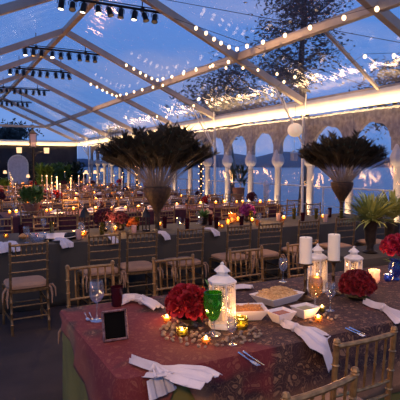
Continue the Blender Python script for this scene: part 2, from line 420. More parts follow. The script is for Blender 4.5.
# tent posts with V braces along the eave
for y in RAF[1:-1]:
    m = MB(); m.tube([(XE - .05, y, 0), (XE - .05, y, ZB)], .035, 10)
    m.tube([(XE - .08, y, 2.25), (XE - .35, y - .45, ZE + .12)], .018, 8); m.tube([(XE - .08, y, 2.25), (XE - .35, y + .45, ZE + .12)], .018, 8)
    m.tube([(XE - .08, y, 2.25), (XE - 1.0, y, ZE + .40)], .020, 8)
    struct(m, 'trim_%d' % idx, M['white']); idx += 1
# tension wires under the nearest roof
m = MB()
m.tube([(XR + .1, 9.8, ZR - .3), (XP + 1.8, 5.4, ZE + .3)], .006, 5); m.tube([(XR + 1.2, 9.8, ZR - .65), (XE - .1, 7.7, ZE + .1)], .006, 5)
struct(m, 'trim_%d' % idx, M['iron']); idx += 1
# valances: pleated white fabric bands at the eave and across the gable
def band(p, q, z0, z1, out, name):
    m = MB(); p, q = Vector(p), Vector(q); n = int((q - p).length / .12); vs = []
    for i in range(n + 1):
        c = p.lerp(q, i / n); o = Vector(out) * (.015 * math.sin(i * 1.9) + .01 * math.sin(i * .37))
        vs += [(c + o + Vector((0, 0, z0))), (c + o * .5 + Vector((0, 0, z1)))]
    m.add(vs, [(2 * i, 2 * i + 2, 2 * i + 3, 2 * i + 1) for i in range(n)])
    return struct(m, name, M['valance'], solid=.004)
band((XE - .10, YN, 0), (XE - .10, YF - .1, 0), ZB, ZE + .0, (1, 0, 0), 'trim_%d' % idx); idx += 1
band((XL + .10, YN, 0), (XL + .10, YF - .1, 0), ZB, ZE, (1, 0, 0), 'trim_%d' % idx); idx += 1
band((XL, YF - .12, 0), (XE, YF - .12, 0), ZB, ZE, (0, 1, 0), 'trim_%d' % idx); idx += 1
# clear side wall
m = MB(); vs = []; n = 120
for i in range(n + 1):
    y = YN + (YF - YN) * i / n; o = .012 * math.sin(i * 1.3) + .01 * math.sin(i * .5)
    vs += [(XE + .03 + o, y, 0), (XE + .03 - o, y, ZB)]
m.add(vs, [(2 * i, 2 * i + 2, 2 * i + 3, 2 * i + 1) for i in range(n)])
struct(m, 'window_1', M['wallfilm'])
# end wall: drape up to the valance with tie beam, gable left clear
m = MB(); vs = []; n = 90
for i in range(n + 1):
    x = XL + (XE - XL) * i / n; o = .05 * math.sin(i * 1.1)
    vs += [(x, YF + .1 + o, 0), (x, YF + .1 + o * .5, ZE)]
m.add(vs, [(2 * i, 2 * i + 2, 2 * i + 3, 2 * i + 1) for i in range(n)])
struct(m, 'wall_back', M['endwall'], solid=.01)
m = MB(); boxbeam(m, (XPL, YF, ZP - .05), (XP, YF, ZP - .05), .1, .14); struct(m, 'trim_%d' % idx, M['beam'], smooth=False); idx += 1
# pale arched doorway panel in the end wall
def arch_door(cx, y, w, z0, z1):
    fr = MB(); vs = []; pts = [(-w / 2, z0)]
    for i in range(17):
        a = math.pi * (1 - i / 16); pts.append((w / 2 * math.cos(a), z1 - w / 2 + w / 2 * math.sin(a)))
    pts.append((w / 2, z0)); pn = MB()
    n = len(pts); pn.add([(cx + p[0], y, p[1]) for p in pts] + [(cx + p[0], y + .05, p[1]) for p in pts], [tuple(range(n)), tuple(range(2 * n - 1, n - 1, -1))] + [(i, i + n, (i + 1) % n + n, (i + 1) % n) for i in range(n)])
    o = struct(pn, 'door_1', M['linen'], smooth=False)
    fr.tube([(cx + p[0], y - .02, p[1]) for p in pts], .05, 8); fr.build('door_frame', M['white'], o)
p = atY(18.5, 180, 32.6); arch_door(p.x, 32.6, 1.15, .35, 2.3)

# arcade outside the clear wall: each column a thing, the pierced arch screen one wall
CX = 8.62; CY = [1.5 + 1.4 * i for i in range(23)]
CY = [7.25 - 1.4 + 1.4 * i for i in range(-1, 19)]
scr = MB()
for a, b in zip(CY[:-1], CY[1:]):
    # multifoil arch opening between two columns
    w = b - a - .30; mid = (a + b) / 2; z0, zt = 2.02, ZB + .02; pts = []
    N = 28
    for i in range(N + 1):
        t = math.pi * (1 - i / N)
        rr = 1 + .07 * abs(math.sin(3.5 * t))
        pts.append((mid + w / 2 * math.cos(t) * min(rr, 1.0 + .03), z0 + .62 * math.sin(t) ** .8 * rr))
    top = [(mid + (b - a) / 2 * (-1 + 2 * i / N), zt) for i in range(N + 1)]
    for X in (CX - .05, CX + .05):
        vs = [(X, q[0], q[1]) for q in pts] + [(X, q[0], q[1]) for q in top]
        scr.add(vs, [(i, i + 1, N + 2 + i, N + 1 + i) for i in range(N)])
    vs = [(CX - .05, q[0], q[1]) for q in pts] + [(CX + .05, q[0], q[1]) for q in pts]
    scr.add(vs, [(i, N + 1 + i, N + 2 + i, i + 1) for i in range(N)])
    # springer blocks
    for s_ in (-1, 1):
        scr.box((CX, mid + s_ * ((b - a) / 2 - .075), (2.02 + zt) / 2), (.13, .149, zt - 2.02))
struct(scr, 'wall_right', M['fret'], smooth=False)
random.seed(5)
m = MB()
m.lathe([(.15, 0), (.15, .08), (.12, .12), (.105, .18), (.095, .7), (.09, 1.62), (.11, 1.66)], n=16)
colroot = thing('arcade_column', '', 'column'); m.build('shaft', M['column'], colroot)
m = MB(); m.lathe([(.10, 1.66), (.15, 1.70), (.185, 1.78), (.185, 1.88), (.15, 1.96), (.13, 2.02)], n=8, ph=R(22.5)); m.build('capital', M['column'], colroot)
m = MB(); m.lathe([(.13, 2.0), (.09, 2.1), (.04, 2.2)], n=12); m.build('springer', M['column'], colroot)
PC = Proto(colroot)
vis = [y for y in CY if y > 6]
for i, y in enumerate(CY):
    k = i - (len(CY) - len(vis))
    PC.place((CX, y, 0), 0, 'white plaster arcade column, %s along the lakeside counted from the right edge' % ORD[max(0, i - 1)] if i else 'white plaster arcade column just outside the right edge', 'white arcade columns')
for y in CY[1:19]:
    lamp('column_uplight', 'SPOT', (CX - .30, y - .05, .12), 150, (1, .66, .34), spot=60, size=.05, target=(CX - .02, y, 1.5), blend=.8)
# railing outside
m = MB(); m.tube([(9.3, 2, 1.10), (9.3, 33, 1.10)], .022, 8)
rail = thing('railing', 'white metal railing running along the lake side behind the columns', 'railing'); m.build('handrail', M['rail'], rail)
for y in [4 + 2.1 * i for i in range(14)]:
    m = MB(); m.tube([(9.3, y, 0), (9.3, y, 1.09)], .025, 8); m.build('post', M['rail'], rail)
m = MB(); m.tube([(9.3, 2, .58), (9.3, 33, .58)], .010, 6); m.build('lower_rail', M['rail'], rail)
p = atY(262, 190, 12.55)
bol = MB(); bol.lathe([(.09, 0), (.09, 1.05), (.11, 1.07), (.11, 1.12), (.05, 1.2), (0, 1.25)], n=8)
tag(bol.build('bollard', M['rail'], loc=(9.15, 12.75, 0)), 'stout white pointed bollard by the railing between two columns', 'bollard')

# ------------------------------------------------------------------ trees outside
def tree(loc, h, crown, label, seed, nleaf=2600, trunk=.22, ls=.20, name='tree'):
    random.seed(seed)
    root = thing(name, label, 'tree', loc)
    t = MB(); tips = []
    top = Vector((random.uniform(-.4, .4), random.uniform(-.4, .4), h * .8))
    path = [Vector((0, 0, 0)), Vector((.15, -.1, h * .25)), Vector((-.1, .15, h * .5)), top]
    t.tube(path, [trunk, trunk * .8, trunk * .55, trunk * .2], 8)
    for i in range(15):
        f = random.uniform(.35, 1); base = path[1].lerp(path[3], f)
        a = random.uniform(0, 6.283); L = crown * random.uniform(.55, 1.1) * (1.15 - .45 * f)
        e1 = base + Vector((math.cos(a) * L * .5, math.sin(a) * L * .5, L * .22)); e2 = base + Vector((math.cos(a) * L, math.sin(a) * L, L * random.uniform(.15, .55)))
        t.tube([base, e1, e2], [trunk * .32, trunk * .2, trunk * .05], 6); tips += [e1, e2, e1.lerp(e2, .5)]
    t.build('trunk', M['bark'], root)
    l = MB(); tips.append(top)
    for i in range(nleaf):
        c = random.choice(tips); d = Vector((random.gauss(0, 1), random.gauss(0, 1), random.gauss(0, .65))) * crown * .22
        q = c + d; u = Vector((random.gauss(0, 1), random.gauss(0, 1), random.gauss(0, 1))).normalized() * ls * random.uniform(.6, 1.3)
        w = u.orthogonal().normalized() * ls * .45
        l.add([q - u, q + w, q + u, q - w], [(0, 1, 2, 3)])
    l.build('foliage', M['treeleaf'], root, smooth=False)
    return root
tree((14.1, 16.9, -.6), 12.5, 2.3, 'tall dark lakeside tree filling the sky over the lit eave, right of centre', 11, 7500, .26, .12)
tree((19.5, 16.5, -.6), 8.6, 2.4, 'dark tree standing right of the tall tree outside, seen through the roof', 12, 3500, .22, .13)
tree((15.6, 25.5, -.6), 9.0, 3.0, 'dark bushy tree outside behind the middle of the eave', 13, 5200, .22, .15)
for i, (x, y, h_) in enumerate(((-3, 42, 4.6), (6, 48, 5.5), (15, 44, 5.5))):
    tree((x, y, -.25 if i < 2 else -.6), h_, 2.6, ['dark tree behind the far left of the end wall', 'dark tree behind the end wall, second from the left', 'dark tree beyond the far corner over the lake'][i], 20 + i, 3000, .2, .2)

# ------------------------------------------------------------------ light bars and roof reflections
def make_bar():
    root = thing('lighting_bar', '', 'lighting bar')
    m = MB(); m.tube([(-1.22, 0, 0), (1.22, 0, 0)], .028, 10); m.build('tube', M['black'], root)
    m = MB(); m.tube([(-1.15, 0, .06), (1.15, 0, .06)], .012, 6)
    m.build('cable', M['black'], root)
    for x in (-.7, .7):
        m = MB(); m.tube([(x, 0, 0), (x, 0, .42)], .012, 6); m.box((x, 0, 0), (.07, .08, .08)); m.build('hanger', M['black'], root)
    return root
def make_can(root, x, lit, tilt):
    m = MB(); rot = Matrix.Rotation(tilt[0], 3, 'X') @ Matrix.Rotation(tilt[1], 3, 'Y')
    def L(v): return rot @ Vector(v) + Vector((x, 0, -.14))
    m.tube([L((0, 0, .10)), L((0, 0, .07)), L((0, 0, -.07)), L((0, 0, -.095))], [.03, .055, .06, .07], 12)
    m.tube([L((-.075, 0, 0)), Vector((x - .075, 0, -.06)), Vector((x, 0, -.02)), Vector((x + .075, 0, -.06)), L((.075, 0, 0))], .008, 6)
    can = m.build('spotlight_can', M['black'], root)
    m = MB(); m.tube([L((0, 0, -.085)), L((0, 0, -.099))], [.054, .050], 14); m.build('lens', M['lens'] if lit else M['lens_off'], can)
LIT = [[0, 1, 2, 5, 6] , [0, 1, 3], [0, 1], [1], []]
LIT = [{0: 1, 2: 1, 3: 1, 6: 1}, {0: 1, 3: 1}, {0: 1}, {}, {}]
names = ['nearest the camera', 'second from the camera', 'third from the camera', 'fourth from the camera', 'farthest from the camera']
for i, Yb in enumerate(BARS):
    r_ = make_bar(); r_.location = (XR - .02, Yb, 4.99)
    r_['label'] = 'black overhead bar of nine spotlights under the ridge, ' + names[i]; r_['group'] = 'spotlight bars under the ridge'
    for k, x in enumerate([-1.0, -.78, -.56, -.26, -.02, .22, .52, .76, .98]):
        random.seed(i * 10 + k)
        make_can(r_, x, LIT[i].get(k, 0), (R(random.uniform(-30, 6)), R(random.uniform(-12, 12))))

def reflection_dots(pts, label, r=.028, gap=None):  # glowing balls on an added cable stand for light reflections in the film
    root = thing('reflected_lights', label, 'light reflections', pts[0], 0, 'modelled reflections in the clear roof')
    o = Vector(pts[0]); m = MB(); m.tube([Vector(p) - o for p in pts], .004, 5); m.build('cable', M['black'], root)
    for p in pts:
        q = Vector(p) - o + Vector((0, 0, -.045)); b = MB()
        b.ball(q, r, 8, 6, (1, 1, 1.25)); b.build('glow_dot', M['glow_dot'], root)
def onroof(px, py, dz=-.12):
    """point of the right-hand roof slope seen at a pixel"""
    d = ray(px, py); k = (ZR - ZE) / (XE - XR)
    t = (ZR + k * XR + dz - H) / (d.z + k * d.x); return Vector((d.x * t, d.y * t, H + d.z * t))
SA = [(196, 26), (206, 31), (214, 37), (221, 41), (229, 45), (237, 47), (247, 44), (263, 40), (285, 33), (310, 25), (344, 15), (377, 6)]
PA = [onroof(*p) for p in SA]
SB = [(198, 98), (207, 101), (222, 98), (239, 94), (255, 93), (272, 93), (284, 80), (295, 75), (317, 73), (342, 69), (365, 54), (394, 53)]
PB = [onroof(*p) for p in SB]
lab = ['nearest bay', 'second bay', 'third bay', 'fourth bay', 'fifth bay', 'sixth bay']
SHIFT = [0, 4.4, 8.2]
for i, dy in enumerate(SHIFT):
    reflection_dots([p + Vector((0, dy, 0)) for p in PA], 'swagged row of glowing dots for reflected lights dipping towards the roof joint, ' + lab[i], .036)
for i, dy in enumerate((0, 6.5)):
    reflection_dots([p + Vector((0, dy, 0)) for p in PB], 'row of glowing dots for reflected lights low on the roof above the lit eave, ' + lab[i], .030 if i == 0 else .034)
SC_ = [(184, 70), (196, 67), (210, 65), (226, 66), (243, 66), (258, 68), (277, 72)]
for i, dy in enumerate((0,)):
    reflection_dots([onroof(*p) + Vector((0, dy, 0)) for p in SC_], 'short row of glowing dots for reflected lights along the long roof beam, ' + lab[i], .028)
# left slope reflection dots (few, far)
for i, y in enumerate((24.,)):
    reflection_dots([(XR - .8 - .42 * k, y, slope_z(XR - .8 - .42 * k) - .15 - .1 * math.sin(k / 8 * 3.14)) for k in range(9)], 'row of glowing dots for reflected lights across the left roof slope, ' + ('nearer' if i == 0 else 'farther'), .035)

def seen(x, y, z, pad=14):
    v = _M.transposed() @ (Vector((x, y, z)) - Vector((0, 0, H)))
    return v.z < 0 and -pad < 200 + FPX * v.x / -v.z < 400 + pad
# ------------------------------------------------------------------ chairs
def knob_tube(m, p, q, r, n=8, knobs=3):
    p, q = Vector(p), Vector(q); path = []; rad = []
    for i in range(knobs + 1):
        for t, k in ((i / (knobs + 1), 1), ((i + .88) / (knobs + 1), 1), ((i + .94) / (knobs + 1), 1.38)):
            path.append(p.lerp(q, t)); rad.append(r * k)
    path.append(q); rad.append(r); m.tube(path, rad, n)
def make_chair(style, mat, far=False, cushion='cushion'):
    """faces +y; backrest at y=-.2"""
    W2, D2 = .18, .19
    root = None if far else thing('chiavari_chair', '', 'chair')
    parts = []
    n = 5 if far else 8; kb = 1 if far else 3
    def new(): return MB()
    def put(mb, name):
        parts.append(mb) if far else mb.build(name, mat, root)
    for s in (-1, 1):
        m = new(); knob_tube(m, (s * W2, -D2 - .05, 0), (s * W2, -D2, .44), .014, n, kb); knob_tube(m, (s * W2, -D2, .44), (s * W2, -D2 - .035, .92), .0135, n, kb + 1)
        m.ball((s * W2, -D2 - .035, .925), .017, 6, 4); put(m, 'leg')
        m = new(); knob_tube(m, (s * (W2 + .02), D2 + .01, 0), (s * (W2 + .01), D2, .44), .015, n, kb); put(m, 'leg')
    m = new(); m.box((0, 0, .43), (.40, .40, .03)); put(m, 'seat')
    def by(z): return -D2 - .035 * (z - .44) / .48
    rails = {'ladder': (.90, .80, .73, .63), 'spindle': (.90, .67, .60)}[style]
    for z in rails:
        m = new(); path = [(x, by(z) - .012 * (1 - (x / W2) ** 2), z + (.004 if z > .88 else 0)) for x in (-W2, -W2 / 2, 0, W2 / 2, W2)]
        m.tube(path, .0125 if z > .88 else .009, n); put(m, 'top_rail' if z > .88 else 'back_rail')
    z0, z1 = rails[1], rails[0]; ns = 6 if style == 'ladder' else 5
    for i in range(ns):
        x = -W2 + 2 * W2 * (i + 1) / (ns + 1); m = new(); knob_tube(m, (x, by(z0) - .008, z0), (x, by(z1) - .008, z1), .0065, 5 if far else 6, 0 if far else 1); put(m, 'spindle')
    if style == 'spindle':
        for i in range(3):
            x = -W2 + 2 * W2 * (i + 1) / 4; m = new(); m.tube([(x, by(rails[2]), rails[2]), (x, -D2, .44)], .0065, 6); put(m, 'spindle')
    for z, y, xx in ((.16, -D2 - .03, 0), (.28, -D2 - .015, 0), (.22, D2, 0)):
        m = new(); m.tube([(-W2, y, z), (W2, y, z)], .009, n); put(m, 'stretcher')
    for s in (-1, 1):
        for z in (.14, .30):
            m = new(); m.tube([(s * W2, -D2 - .03, z), (s * (W2 + .01), D2, z)], .009, n); put(m, 'stretcher')
    c = MB(); N = 10; vs = []
    for zz, f in ((.447, .93), (.455, 1.0), (.478, 1.01), (.492, .96), (.499, .85), (.503, .5)):
        for k in range(24):
            q = 2 * math.pi * k / 24; cx, cy = math.cos(q), math.sin(q); p_ = 6
            rr = (abs(cx) ** p_ + abs(cy) ** p_) ** (-1 / p_)
            vs.append((cx * rr * .205 * f, cy * rr * .205 * f, zz))
    c.add(vs, [(i * 24 + k, i * 24 + (k + 1) % 24, (i + 1) * 24 + (k + 1) % 24, (i + 1) * 24 + k) for i in range(5) for k in range(24)] + [tuple(range(5 * 24, 6 * 24)), tuple(range(23, -1, -1))])
    if far:
        m = MB()
        for q in parts: m.add(q.v, q.f)
        m.m = 1; m.add(c.v, c.f)
        return tag(m.build('chiavari_chair', [mat, M[cushion]]), cat='chair')
    co = c.build('cushion', M[cushion], root)
    for s in (-1, 1):
        m = MB(); x = s * .20
        m.tube([(x, -.17, .46), (x + s * .03, -.20, .47), (x + s * .055, -.21, .43), (x + s * .06, -.215, .34)], [.008, .012, .010, .005], 6)
        m.tube([(x, -.17, .46), (x + s * .01, -.22, .44), (x + s * .02, -.225, .37), (x + s * .015, -.23, .28)], [.008, .012, .010, .005], 6)
        m.build('cushion_tie', M[cushion], co)
    return root
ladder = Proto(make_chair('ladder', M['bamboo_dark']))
spindle = Proto(make_chair('spindle', M['gold']))
farch = Proto(make_chair('ladder', M['gold'], far=True))
farch_red = Proto(make_chair('ladder', M['gold'], far=True, cushion='burgundy'))

# back side of the near table (facing the camera)
for (px, py), lb in zip([(91, 265), (173, 258), (247, 249), (302, 243) ], [
    'bamboo chair behind the wine glass and black frame', 'bamboo chair behind the red rose bouquet', 'bamboo chair behind the large white lantern and snack bowls',
    'bamboo chair behind the two ivory pillar candles']):
    p = at(px, py, .92); spindle.place((p.x, p.y - .225, 0), R(180 + random.uniform(-3, 3)), lb)
p = at(337, 343, .92); spindle.place((p.x + .18, p.y + .225, 0), R(0), 'gilt bamboo chair back tucked under the near table at the right edge')
a_, b_ = at(355, 372, .92), at(280, 400, .92)
ang = math.atan2(a_.y - b_.y, a_.x - b_.x); d_ = Vector((-math.sin(ang), math.cos(ang), 0))
pc = a_ - Vector((math.cos(ang), math.sin(ang), 0)) * .18 + d_ * .225
spindle.place((pc.x, pc.y, 0), ang, 'gilt bamboo chair pulled out closest to the camera at the bottom edge')
# camera side of the grey table
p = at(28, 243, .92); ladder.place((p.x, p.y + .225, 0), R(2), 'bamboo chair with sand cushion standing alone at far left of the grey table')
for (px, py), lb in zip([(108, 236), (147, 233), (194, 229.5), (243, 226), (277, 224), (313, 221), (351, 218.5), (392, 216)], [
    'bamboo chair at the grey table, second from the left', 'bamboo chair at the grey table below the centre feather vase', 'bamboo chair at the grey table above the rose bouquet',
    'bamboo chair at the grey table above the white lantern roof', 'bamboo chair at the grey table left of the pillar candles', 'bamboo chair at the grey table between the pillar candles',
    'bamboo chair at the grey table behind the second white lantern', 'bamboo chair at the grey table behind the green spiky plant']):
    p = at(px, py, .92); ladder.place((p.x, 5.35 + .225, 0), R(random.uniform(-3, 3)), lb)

# ------------------------------------------------------------------ tables and cloths
def cloth(name, x0, x1, y0, y1, z, drop, mat, label, folds=11, amp=.035, rc=.06, off=.012, flare=.05, dropf=None, group=None, rz=0, piv=None, borderw=.12):
    per = []; st = .045 if rc > .05 and (x1 - x0) < 5 else .07
    def seg(a, b):
        L = math.dist(a, b); n = max(1, int(L / st))
        return [(a[0] + (b[0] - a[0]) * i / n, a[1] + (b[1] - a[1]) * i / n) for i in range(n)]
    X0, X1, Y0, Y1 = x0 - off, x1 + off, y0 - off, y1 + off
    cs = [((X1 - rc, Y0 + rc), -90), ((X1 - rc, Y1 - rc), 0), ((X0 + rc, Y1 - rc), 90), ((X0 + rc, Y0 + rc), 180)]
    per = []; nor = []
    prev = (X0 + rc, Y0)
    sides = [((X0 + rc, Y0), (X1 - rc, Y0), (0, -1)), ((X1, Y0 + rc), (X1, Y1 - rc), (1, 0)), ((X1 - rc, Y1), (X0 + rc, Y1), (0, 1)), ((X0, Y1 - rc), (X0, Y0 + rc), (-1, 0))]
    for (a, b, nn), (cc, a0) in zip(sides, cs):
        for q in seg(a, b): per.append(q); nor.append(nn)
        for i in range(5):
            t = R(a0 + 90 * i / 5); per.append((cc[0] + rc * math.cos(t), cc[1] + rc * math.sin(t))); nor.append((math.cos(t), math.sin(t)))
    n = len(per); vs = []; uv = []; bd = []
    inset = [(.06, 0), (.02, 0)]; K = 8
    s = 0; S = []
    for i in range(n):
        S.append(s); s += math.dist(per[i], per[(i + 1) % n])
    def pt(i, r):
        q, nn = per[i], nor[i]
        if r == 0: return (q[0] - nn[0] * .03, q[1] - nn[1] * .03, z + .004), 0, 0
        if r == 1: return (q[0] - nn[0] * .006, q[1] - nn[1] * .006, z + .003), .03, 0
        t = (r - 1) / K
        dr = dropf(q[0], q[1]) if dropf else drop
        f = math.sin(S[i] * folds + 1.3 * math.sin(S[i] * 2.1)); f2 = math.sin(S[i] * folds * 2.3 + 1)
        o = (amp * f + amp * .35 * f2) * t ** .8 + flare * t * (dr / .75) + .004
        return (q[0] + nn[0] * o, q[1] + nn[1] * o, max(.006, z - .008 - dr * t)), .03 + dr * t, max(0, min(1, (dr * t - (dr - borderw)) / borderw * 2)) if dr > .03 else 0
    RN = K + 2
    for r in range(RN):
        for i in range(n):
            v, ln, b = pt(i, r); vs.append(v); q, nn = per[i], nor[i]
            uv.append((q[0] + nn[0] * ln, q[1] + nn[1] * ln)); bd.append(b)
    fs = [(r * n + i, (r + 1) * n + i, (r + 1) * n + (i + 1) % n, r * n + (i + 1) % n) for r in range(RN - 1) for i in range(n)]
    fs.append(tuple(range(n)))
    m = MB(); m.add(vs, fs); o = m.build(name, mat, solid=.003)
    me = o.data; ul = me.uv_layers.new(name='UVMap'); at_ = me.attributes.new('border', 'FLOAT', 'POINT'); at_.data.foreach_set('value', bd)
    for lp in me.loops: ul.data[lp.index].uv = uv[lp.vertex_index]
    if label: tag(o, label, 'tablecloth', group)
    return o
TZ = .752; TOP = TZ + .012
NX0, NX1, NY0, NY1 = .68, 5.9, 2.02, 3.17
def trestle(x0, x1, y0, y1, label):
    root = thing('banquet_table', label, 'table', ((x0 + x1) / 2, (y0 + y1) / 2, 0))
    w, d = x1 - x0, y1 - y0
    m = MB(); m.box((0, 0, TZ - .025), (w - .02, d - .02, .04)); m.build('tabletop', M['bark'], root, smooth=False)
    for sx in (-1, 1):
        for sy in (-1, 1):
            m = MB(); m.tube([(sx * (w / 2 - .2), sy * (d / 2 - .12), 0), (sx * (w / 2 - .2), sy * (d / 2 - .12), TZ - .04)], .018, 8); m.build('leg', M['iron'], root)
trestle(NX0, NX1, NY0, NY1, 'long banquet table hidden under the paisley and olive cloths')
cloth('tablecloth', NX0, NX1, NY0, NY1, TZ, .745, M['olive'], 'olive green floor-length cloth under the paisley cloth of the near table', folds=14, amp=.012, flare=.02)
def nd(x, y):
    if x < NX0 + .08:   # left side: short at the back, long at the front corner
        t = max(0, min(1, (NY1 - y) / (NY1 - NY0))); return .025 + .34 * t ** 1.3
    if y < NY0 + .08:   # front hem rises once near the corner
        u = (x - NX0); return .40 - .35 * math.exp(-((u - .27) / .13) ** 2) if u > .08 else .40
    return .22
ov = cloth('paisley_tablecloth', NX0, NX1, NY0, NY1, TZ + .008, .3, M['paisley'], 'burgundy and brown paisley cloth covering the near table', folds=15, amp=.014, off=.030, flare=.09, dropf=nd, borderw=.20)
GX0, GX1, GY0, GY1 = -.9, 7.0, 5.97, 7.17
trestle(GX0, GX1, GY0, GY1, 'long banquet table hidden under the taupe grey cloth')
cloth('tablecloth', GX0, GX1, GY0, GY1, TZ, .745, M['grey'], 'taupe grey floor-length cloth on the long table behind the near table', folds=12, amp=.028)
ROWS = [(9.35, 1.0, 7.2, 'burgundy', 'third'), (12.1, .6, 7.2, 'tan_cloth', 'fourth'), (14.9, .9, 7.2, 'burgundy', 'fifth'), (17.9, 1.2, 7.2, 'tan_cloth', 'sixth'), (21.2, 1.6, 7.2, 'burgundy', 'seventh'), (25.0, 2.0, 7.2, 'tan_cloth', 'eighth')]
for y, x0, x1, mt, od in ROWS:
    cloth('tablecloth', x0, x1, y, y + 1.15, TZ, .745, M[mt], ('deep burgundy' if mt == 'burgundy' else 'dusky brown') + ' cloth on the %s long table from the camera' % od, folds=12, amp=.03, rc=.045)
    nC = int((x1 - x0) / .62); c1 = c2 = 0
    for k in range(nC):
        x = x0 + .35 + k * (x1 - x0 - .5) / (nC - 1)
        pr = farch_red if mt == 'burgundy' else farch
        if seen(x, y - .4, .7):
            pr.place((x + random.uniform(-.04, .04), y - .42 + random.uniform(-.05, .03), 0), R(random.uniform(-5, 5)), 'bamboo chair on the near side of the %s long table, %s from left' % (od, ORD[c1])); c1 += 1
        if y < 19 and seen(x, y + 1.5, .7):
            pr.place((x + random.uniform(-.04, .04), y + 1.15 + .42, 0), R(180 + random.uniform(-5, 5)), 'bamboo chair on the far side of the %s long table, %s from left' % (od, ORD[c2])); c2 += 1
# far side of the grey table
for k in range(10):
    x = .75 + k * .66
    farch.place((x, 7.17 + .30, 0), R(180 + random.uniform(-3, 3)), 'bamboo chair on the far side of the grey table, %s from the left' % ORD[k])

exec_parts = True
# ------------------------------------------------------------------ table things
def make_wineglass(s=1, mat='glass', bowl=None):
    root = thing('wine_glass', '', 'wine glass')
    m = MB(); m.lathe([(.034 * s, .0), (.034 * s, .003), (.010 * s, .008), (.0042 * s, .02), (.004 * s, .085 * s), (.008 * s, .095 * s)], n=18); m.build('stem', M['glass'], root)
    m = MB(); m.lathe([(.006 * s, .092 * s), (.022 * s, .102 * s), (.035 * s, .125 * s), (.038 * s, .150 * s), (.036 * s, .18 * s), (.032 * s, .205 * s)], n=22, close=True); b = m.build('bowl', M[mat], root)
    return root
def set_lab(o, label, cat=None, group=None): return tag(o, label, cat, group)
wg = Proto(make_wineglass())
wgamber = Proto(make_wineglass(1.0, 'amber_glass'))
# green goblet
def goblet(loc, mat, label, s=1):
    root = thing('goblet', label, 'goblet', loc)
    m = MB(); m.lathe([(.036 * s, 0), (.036 * s, .004), (.012 * s, .009), (.006 * s, .025 * s), (.009 * s, .04 * s), (.006 * s, .05 * s), (.012 * s, .066 * s)], n=18); m.build('stem', M['glass'], root)
    m = MB(); m.lathe([(.008 * s, .062 * s), (.022 * s, .074 * s), (.034 * s, .100 * s), (.041 * s, .135 * s), (.040 * s, .19 * s), (.037 * s, .19 * s), (.038 * s, .135 * s), (.031 * s, .102 * s), (.0, .078 * s)], n=48, close=True, wob=lambda q: 1 + .035 * math.cos(12 * q)); m.build('bowl', M[mat], root)
    return root
def votive(loc, glassmat, label, r=.034, h=.06, power=0, group=None, name='votive'):
    root = thing(name, label, 'candle holder', loc, 0, group)
    m = MB(); m.lathe([(r * .75, 0), (r * .8, .004), (r, h * .35), (r * .92, h * .7), (r * 1.05, h), (r * .98, h), (r * .85, h * .7), (r * .92, h * .35), (r * .7, .008), (0, .008)], n=16, close=True, wob=lambda q: 1 + .05 * math.cos(8 * q)); m.build('cup', M[glassmat], root)
    m = MB(); m.lathe([(r * .62, .009), (r * .62, .022), (0, .022)], n=12); m.build('wax', M['wax'], root)
    m = MB(); m.ball((0, 0, .034), .006, 8, 6, (1, 1, 1.9)); m.build('flame', M['flame'], root)
    if power: lamp('candle_or_fill_light', 'POINT', (loc[0], loc[1], loc[2] + h + .012), power * .8, AMBER, size=.015)
    return root
vot_far = None
def make_far_votive():
    m = MB(); m.lathe([(.028, 0), (.036, .02), (.036, .06), (.030, .06), (.030, .02), (0, .01)], n=8, close=True); m.m = 1; m.ball((0, 0, .045), .022, 6, 5, (1, 1, 1.2))
    return tag(m.build('votive', [M['amber_glass'], M['candleglow']]), cat='candle holder')
vot_far = Proto(make_far_votive())
def make_far_glass():
    m = MB(); m.lathe([(.032, 0), (.006, .008), (.004, .09), (.03, .11), (.037, .15), (.033, .20)], n=8, close=True)
    return tag(m.build('wine_glass', M['glass']), cat='wine glass')
gl_far = Proto(make_far_glass())
def pillar(loc, r, h, label, lit=True, holder=None):
    root = thing('pillar_candle', label, 'candle', loc)
    m = MB(); m.lathe([(r, 0), (r, h - .004), (r * .9, h), (r * .5, h - .006), (0, h - .010)], n=20); m.build('wax', M['wax'], root)
    m = MB(); m.tube([(0, 0, h - .01), (0, 0, h + .012)], .0015, 5); m.build('wick', M['black'], root)
    if lit:
        m = MB(); m.ball((0, 0, h + .02), .006, 8, 6, (1, 1, 2)); m.build('flame', M['flame'], root)
    return root
def holder(loc, h, label, s=1):
    root = thing('candle_holder', label, 'candle holder', loc)
    m = MB(); m.lathe([(.052 * s, 0), (.052 * s, .008), (.03 * s, .02), (.014 * s, .035), (.018 * s, .06), (.010 * s, .08), (.009 * s, h * .5), (.015 * s, h * .55), (.009 * s, h * .6), (.010 * s, h - .04), (.018 * s, h - .03), (.012 * s, h - .02)], n=18); m.build('stem', M['bronze'], root)
    m = MB(); m.lathe([(.012 * s, h - .022), (.045 * s, h - .008), (.048 * s, h), (.0, h)], n=20); m.build('plate', M['bronze'], root)
